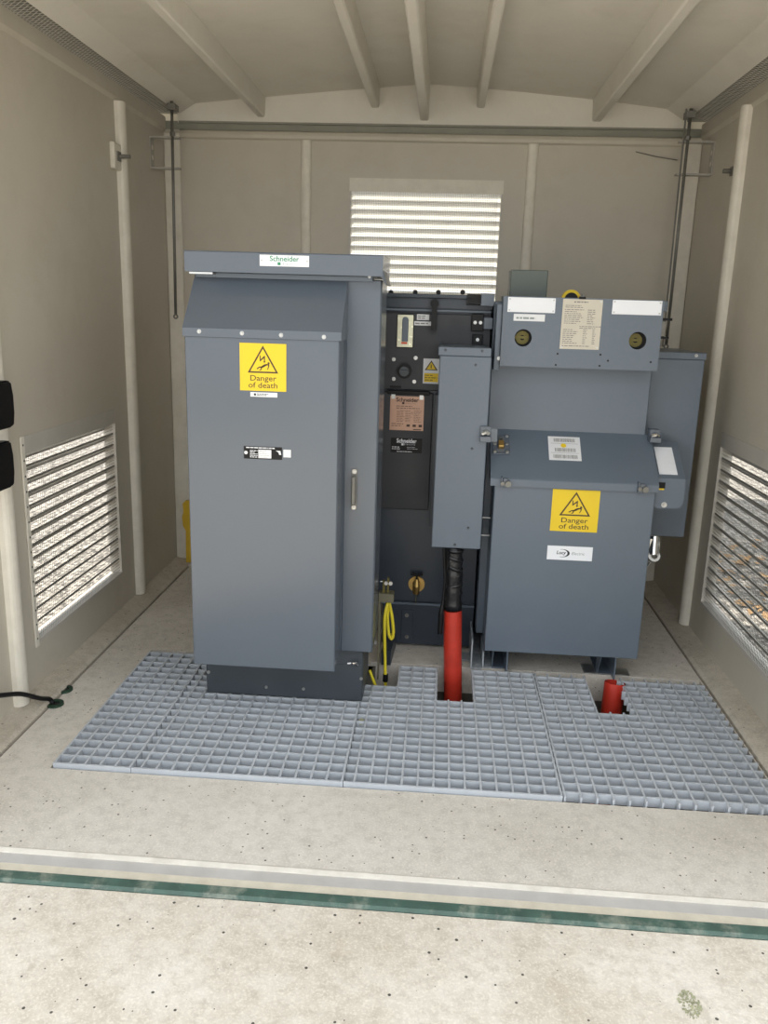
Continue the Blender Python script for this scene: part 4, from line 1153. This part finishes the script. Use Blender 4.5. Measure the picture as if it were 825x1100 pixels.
# black cable and grommets at the left wall
def floor_pt(px, py): return P(px, py, z=FZ)
for i, (px, py) in enumerate(((59, 757), (69, 741.5))):
    c = floor_pt(px, py)
    gt = thing('floor_grommet', c, ('dark green floor grommet with the black cable, by the left kerb', 'dark green empty floor grommet by the left kerb')[i], 'grommet', 'floor grommets')
    fr = Fr((c.x, c.y, FZ), (1, 0, 0), (0, 1, 0))
    bm = NB(); ring(bm, fr, 0.018, 0.032, 0.0, 0.008, 20); obj('rim', bm, 'grommet', gt)
    bm = NB(); disc(bm, fr, 0.018, 0.0, 0.003, 20); obj('bore', bm, 'hollow', gt)
c = floor_pt(57, 757)
k1 = P(42, 750, x=-0.215); k2 = P(22, 745.5, x=-0.228); k3 = P(0, 747, x=-0.238)
pts = [k3 + (k3 - k2) * 1.5, k3, k2, k1, c + Vector((-0.012, 0.0, 0.022)), c + Vector((0, 0, 0.004))]
bm = NB(); sm = []
for i in range(len(pts) - 1):
    p0 = pts[max(i - 1, 0)]; p1 = pts[i]; p2 = pts[i + 1]; p3 = pts[min(i + 2, len(pts) - 1)]
    for k in range(6):
        t = k / 6
        sm.append(0.5 * ((2 * p1) + (p2 - p0) * t + (2 * p0 - 5 * p1 + 4 * p2 - p3) * t * t + (3 * p1 - p0 - 3 * p2 + p3) * t ** 3))
sm.append(pts[-1])
tube(bm, sm, 0.0085, 12); tag(obj('black_cable', bm, 'black', None, smooth=True), 'black cable running from the left wall into the floor', 'cable')

# black rounded blocks on the left wall rib
for i, (y0, y1) in enumerate(((408, 459), (472, 523))):
    a = P(14, y0, x=-0.20); b = P(14, y1, x=-0.20)
    bm = NB()
    hgt = a.z - b.z
    prof = [(0.0, 0.0), (-0.004, 0.10), (-0.012, 0.02)]
    y_in = a.y
    pr = [(y_in - 0.022, b.z), (y_in - 0.010, b.z + 0.006), (y_in - 0.001, b.z + hgt * 0.3), (y_in - 0.001, b.z + hgt * 0.68), (y_in - 0.010, a.z - 0.005), (y_in - 0.022, a.z), (y_in - 0.12, a.z), (y_in - 0.12, b.z)]
    prism_x(bm, pr, -0.257, -0.20)
    bmesh.ops.bevel(bm, geom=bm.edges[:], offset=0.006, segments=2, affect='EDGES')
    hb = obj('hinge_block', bm, 'black', None); tag(hb, ('upper black plastic block fixed to the left wall rib', 'lower black plastic block fixed to the left wall rib')[i], 'block', 'black blocks at the left wall')

# yellow board behind the tall cabinet
bm = NB()
pr = [P(x, y, y=2.14) for x, y in ((196, 541), (199, 538), (206, 538), (206, 604), (200, 604), (199.5, 570), (196.5, 565), (195.5, 555), (197, 550))]
prism_y(bm, [(p.x, p.z) for p in pr], 2.14, 2.16)
tag(obj('yellow_board', bm, 'boardy'), 'yellow board standing behind the tall cabinet in the back corner', 'board')

# roof tie rods and brackets
def tie(side):
    s = -1 if side == 'left' else 1
    xw = WL if s < 0 else WR
    y = 2.0
    if s < 0: zs = (P(175, 148, y=y).z, P(175, 181, y=y).z); top = P(187, 138, y=y); bot = P(190.5, 340, y=y); xin = P(193, 150, y=y).x
    else: zs = (P(750, 153, y=y).z, P(745, 188, y=y).z); top = P(738.5, 138, y=y); bot = P(714, 372, y=y); xin = P(729, 153, y=y).x
    br = thing('tie_bracket', (xw, y, zs[1]), 'steel U-shaped tie rod bracket high on the %s wall' % side, 'bracket', 'tie rod brackets')
    bm = NB()
    x0, x1 = sorted((xw, xw - s * 0.005))
    bx(bm, x0, x1, y - 0.025, y + 0.025, zs[1] - 0.003, zs[0] + 0.003); bp_ = obj('back_plate', bm, 'bracket', br)
    for z in (zs[0] - 0.045, zs[1] + 0.05):
        bolt(bp_, (xw - s * 0.005, y, z), 0.012, n='left' if s > 0 else 'right', material='rib', h=1.4)
    for z in zs:
        bm = NB(); x0, x1 = sorted((xw - s * 0.005, xin)); bx(bm, x0, x1, y - 0.02, y + 0.02, z - 0.004, z + 0.004); obj('arm', bm, 'bracket', br)
    rod = thing('tie_rod', (bot.x, y, bot.z), 'thin steel tie rod hanging through the %s wall bracket' % side, 'rod', 'tie rods')
    bm = NB()
    yy = y - 0.026
    tube(bm, [(top.x, yy, 2.40), (bot.x, yy, bot.z + 0.012)], 0.0072, 10); obj('shaft', bm, 'rod', rod, smooth=True)
    bm = NB(); ring(bm, Fr((bot.x, yy, bot.z)), 0.006, 0.013, -0.004, 0.004, 16); obj('eye', bm, 'rod', rod)
    bm = NB(); tube(bm, [(top.x, yy, zs[0] + 0.004), (top.x, yy, zs[0] + 0.022)], 0.014, 6); obj('nut', bm, 'rod', rod)
    if s > 0:
        bm = NB(); tube(bm, [(top.x - 0.02, yy + 0.003, 2.40), (bot.x - 0.016, yy + 0.003, bot.z)], 0.004, 8); obj('second_shaft', bm, 'rod', rod)
    bm = NB(); bx(bm, top.x - 0.02, top.x + 0.02, y - 0.04, y + 0.02, 2.360, 2.388); obj('roof_clip', bm, 'rod', rod)
tie('left'); tie('right')

# bolts beside the wall ribs
c = P(122, 168, x=WL)
t = thing('wall_bolt', (WL, c.y, c.z), 'steel bolt on a square pad beside the left wall rib', 'bolt')
bm = NB(); bx(bm, WL, WL + 0.022, c.y - 0.045, c.y + 0.035, c.z - 0.055, c.z + 0.055, 0.004); obj('pad', bm, 'rib', t)
bm = NB(); bx(bm, WL + 0.022, WL + 0.028, c.y - 0.018, c.y + 0.018, c.z - 0.02, c.z + 0.02); tube(bm, [(WL + 0.028, c.y, c.z), (WL + 0.075, c.y, c.z)], 0.009, 10); obj('shank', bm, 'rod', t)
c = P(788, 184, x=WR)
t = thing('wall_bolt', (WR, c.y, c.z), 'bare steel bolt stub beside the right wall rib', 'bolt')
bm = NB(); tube(bm, [(WR, c.y, c.z), (WR - 0.045, c.y, c.z)], 0.010, 10); bx(bm, WR - 0.012, WR, c.y - 0.016, c.y + 0.016, c.z - 0.018, c.z + 0.018); obj('shank', bm, 'rod', t)
# stray wire on the back wall
a = P(683, 163, y=YB - 0.004); b = P(728, 172, y=YB - 0.02)
bm = NB(); tube(bm, [a, (a + b) / 2 + Vector((0, 0, -0.004)), b], 0.0022, 6); tag(obj('loose_wire', bm, 'rod'), 'thin loose wire on the back wall beside the right rod', 'wire')

# ------------------------------------------------------------------ outside, seen through the vents
def shrub(x, y, h, r, label, seed):
    t = thing('shrub', (x, y, -0.10), label, 'shrub', 'shrubs outside')
    rd = random.Random(seed)
    bm = NB()
    for _ in range(420):
        th = rd.uniform(0, 6.28); rr = r * math.sqrt(rd.random()); z = -0.06 + h * rd.random() * (1 - 0.4 * (rr / r) ** 2)
        c = Vector((x + rr * math.cos(th), y + rr * math.sin(th), z))
        a = Vector((rd.gauss(0, 1), rd.gauss(0, 1), rd.gauss(0, 0.7))).normalized(); b = a.cross(Vector((rd.gauss(0, 1), rd.gauss(0, 1), rd.gauss(0, 1)))).normalized()
        L, W = rd.uniform(0.03, 0.06), rd.uniform(0.014, 0.028)
        bm.faces.new([bm.verts.new(c - a * L), bm.verts.new(c + b * W), bm.verts.new(c + a * L), bm.verts.new(c - b * W)])
    obj('foliage', bm, 'leaf', t, kind='stuff')
    bm = NB()
    for k in range(5):
        tube(bm, [(x, y, -0.10), (x + rd.uniform(-r, r) * 0.5, y + rd.uniform(-r, r) * 0.5, h * 0.5), (x + rd.uniform(-r, r) * 0.8, y + rd.uniform(-r, r) * 0.8, h * 0.85)], 0.008, 6, radii=[0.012, 0.008, 0.004])
    obj('stems', bm, 'bark', t)
sp = [(4.5, 0.75, 1.1, 0.42), (4.6, 1.75, 1.3, 0.46), (4.5, 2.8, 1.2, 0.46), (4.7, 3.9, 1.4, 0.46), (4.4, -0.25, 1.0, 0.42)]
names = ['second nearest', 'third nearest', 'fourth nearest', 'farthest', 'nearest']
for i, (x, y, h, r) in enumerate(sp): shrub(x, y, h, r, 'green leafy shrub outside the right vent, %s of the row' % names[i], 100 + i)
rd = random.Random(77)
bm = NB()
for _ in range(500):
    x, y = rd.uniform(2.9, 3.9), rd.uniform(0.2, 3.6)
    a = rd.uniform(0, 6.28); L = rd.uniform(0.02, 0.05); W = L * 0.5
    d = Vector((math.cos(a), math.sin(a), rd.uniform(-0.2, 0.5))); e = Vector((-math.sin(a), math.cos(a), rd.uniform(-0.3, 0.3))); c = Vector((x, y, -0.085))
    bm.faces.new([bm.verts.new(c - d * L), bm.verts.new(c + e * W), bm.verts.new(c + d * L), bm.verts.new(c - e * W)])
tag(obj('leaf_litter', bm, 'dryleaf'), 'brown leaf litter on the gravel outside the right vent', 'leaves', kind='stuff')

c = P(741, 1079, z=-0.028)
rd = random.Random(5)
bm = NB()
for _ in range(170):
    t, r = rd.uniform(0, 6.28), 0.03 * math.sqrt(rd.random())
    p = Vector((c.x + r * math.cos(t) * 0.8, c.y + r * math.sin(t) * 1.3, -0.028)); q = rd.uniform(0.0008, 0.0022)
    bx(bm, p.x - q, p.x + q, p.y - q, p.y + q, -0.029, -0.028 + q)
tag(obj('moss_patch', bm, 'moss'), 'small green moss patch on the concrete at the lower right', 'moss', kind='stuff')
bm = NB(); f = Fr((0, RY, 0)); a = P(413, 529, y=RY); b = P(438, 531, y=RY); c = P(425, 529, y=RY)
fbx(bm, f, a.x, b.x, c.z - 0.004, c.z + 0.004, -0.0002, 0.0004); fbx(bm, f, c.x - 0.006, c.x + 0.006, c.z - 0.045, c.z + 0.045, -0.0002, 0.0005)
obj('paint_mark', bm, 'chalk', rmu, label='faded yellow cross mark')

# a tree behind the housing, added unseen to shade ground beyond the right vent
tr = thing('shade_tree', (1.8, 5.3, -0.10), 'added leafy crown and trunk behind the housing, out of view, casting shade', 'shade_tree')
rd = random.Random(31)
bm = NB()
for _ in range(5200):
    while True:
        p = Vector((rd.uniform(-1, 1), rd.uniform(-1, 1), rd.uniform(-1, 1)))
        if p.length < 1: break
    c = Vector((1.8 + p.x * 1.6, 5.3 + p.y * 1.7, 3.6 + p.z * 1.2))
    a = Vector((rd.gauss(0, 1), rd.gauss(0, 1), rd.gauss(0, 0.6))).normalized(); b = a.cross(Vector((rd.gauss(0, 1), rd.gauss(0, 1), rd.gauss(0, 1)))).normalized()
    L, W = rd.uniform(0.06, 0.11), rd.uniform(0.03, 0.055)
    bm.faces.new([bm.verts.new(c - a * L), bm.verts.new(c + b * W), bm.verts.new(c + a * L), bm.verts.new(c - b * W)])
obj('foliage', bm, 'leaf', tr, kind='stuff')
bm = NB(); tube(bm, [(1.8, 5.3, -0.10), (1.83, 5.32, 1.2), (1.78, 5.3, 2.6), (1.8, 5.3, 3.9)], 0.1, 12, radii=[0.13, 0.10, 0.08, 0.03])
obj('trunk', bm, 'bark', tr)
for k in range(6):
    th = k * 1.05
    bm = NB(); tube(bm, [(1.8, 5.3, 2.3 + 0.12 * k), (1.8 + 0.5 * math.cos(th), 5.3 + 0.5 * math.sin(th), 2.9 + 0.12 * k), (1.8 + 1.1 * math.cos(th), 5.3 + 1.1 * math.sin(th), 3.3 + 0.15 * k)], 0.03, 8, radii=[0.045, 0.03, 0.012])
    obj('branch', bm, 'bark', tr)

c = P(388, 776, z=-0.012)
bm = NB()
lp = [Vector((0.0, -0.022, 0.0)), Vector((0.010, -0.006, 0.004)), Vector((0.008, 0.014, 0.006)), Vector((0.0, 0.026, 0.004)), Vector((-0.009, 0.012, 0.006)), Vector((-0.010, -0.008, 0.004))]
top = [bm.verts.new(c + v) for v in lp]; low = [bm.verts.new(c + v - Vector((0, 0, 0.0008))) for v in lp]
bm.faces.new(top); bm.faces.new(low[::-1])
for i in range(6): bm.faces.new((top[i], low[i], low[(i + 1) % 6], top[(i + 1) % 6]))
tag(obj('fallen_leaf', bm, 'moss'), 'small dried leaf caught in the grating', 'leaf')
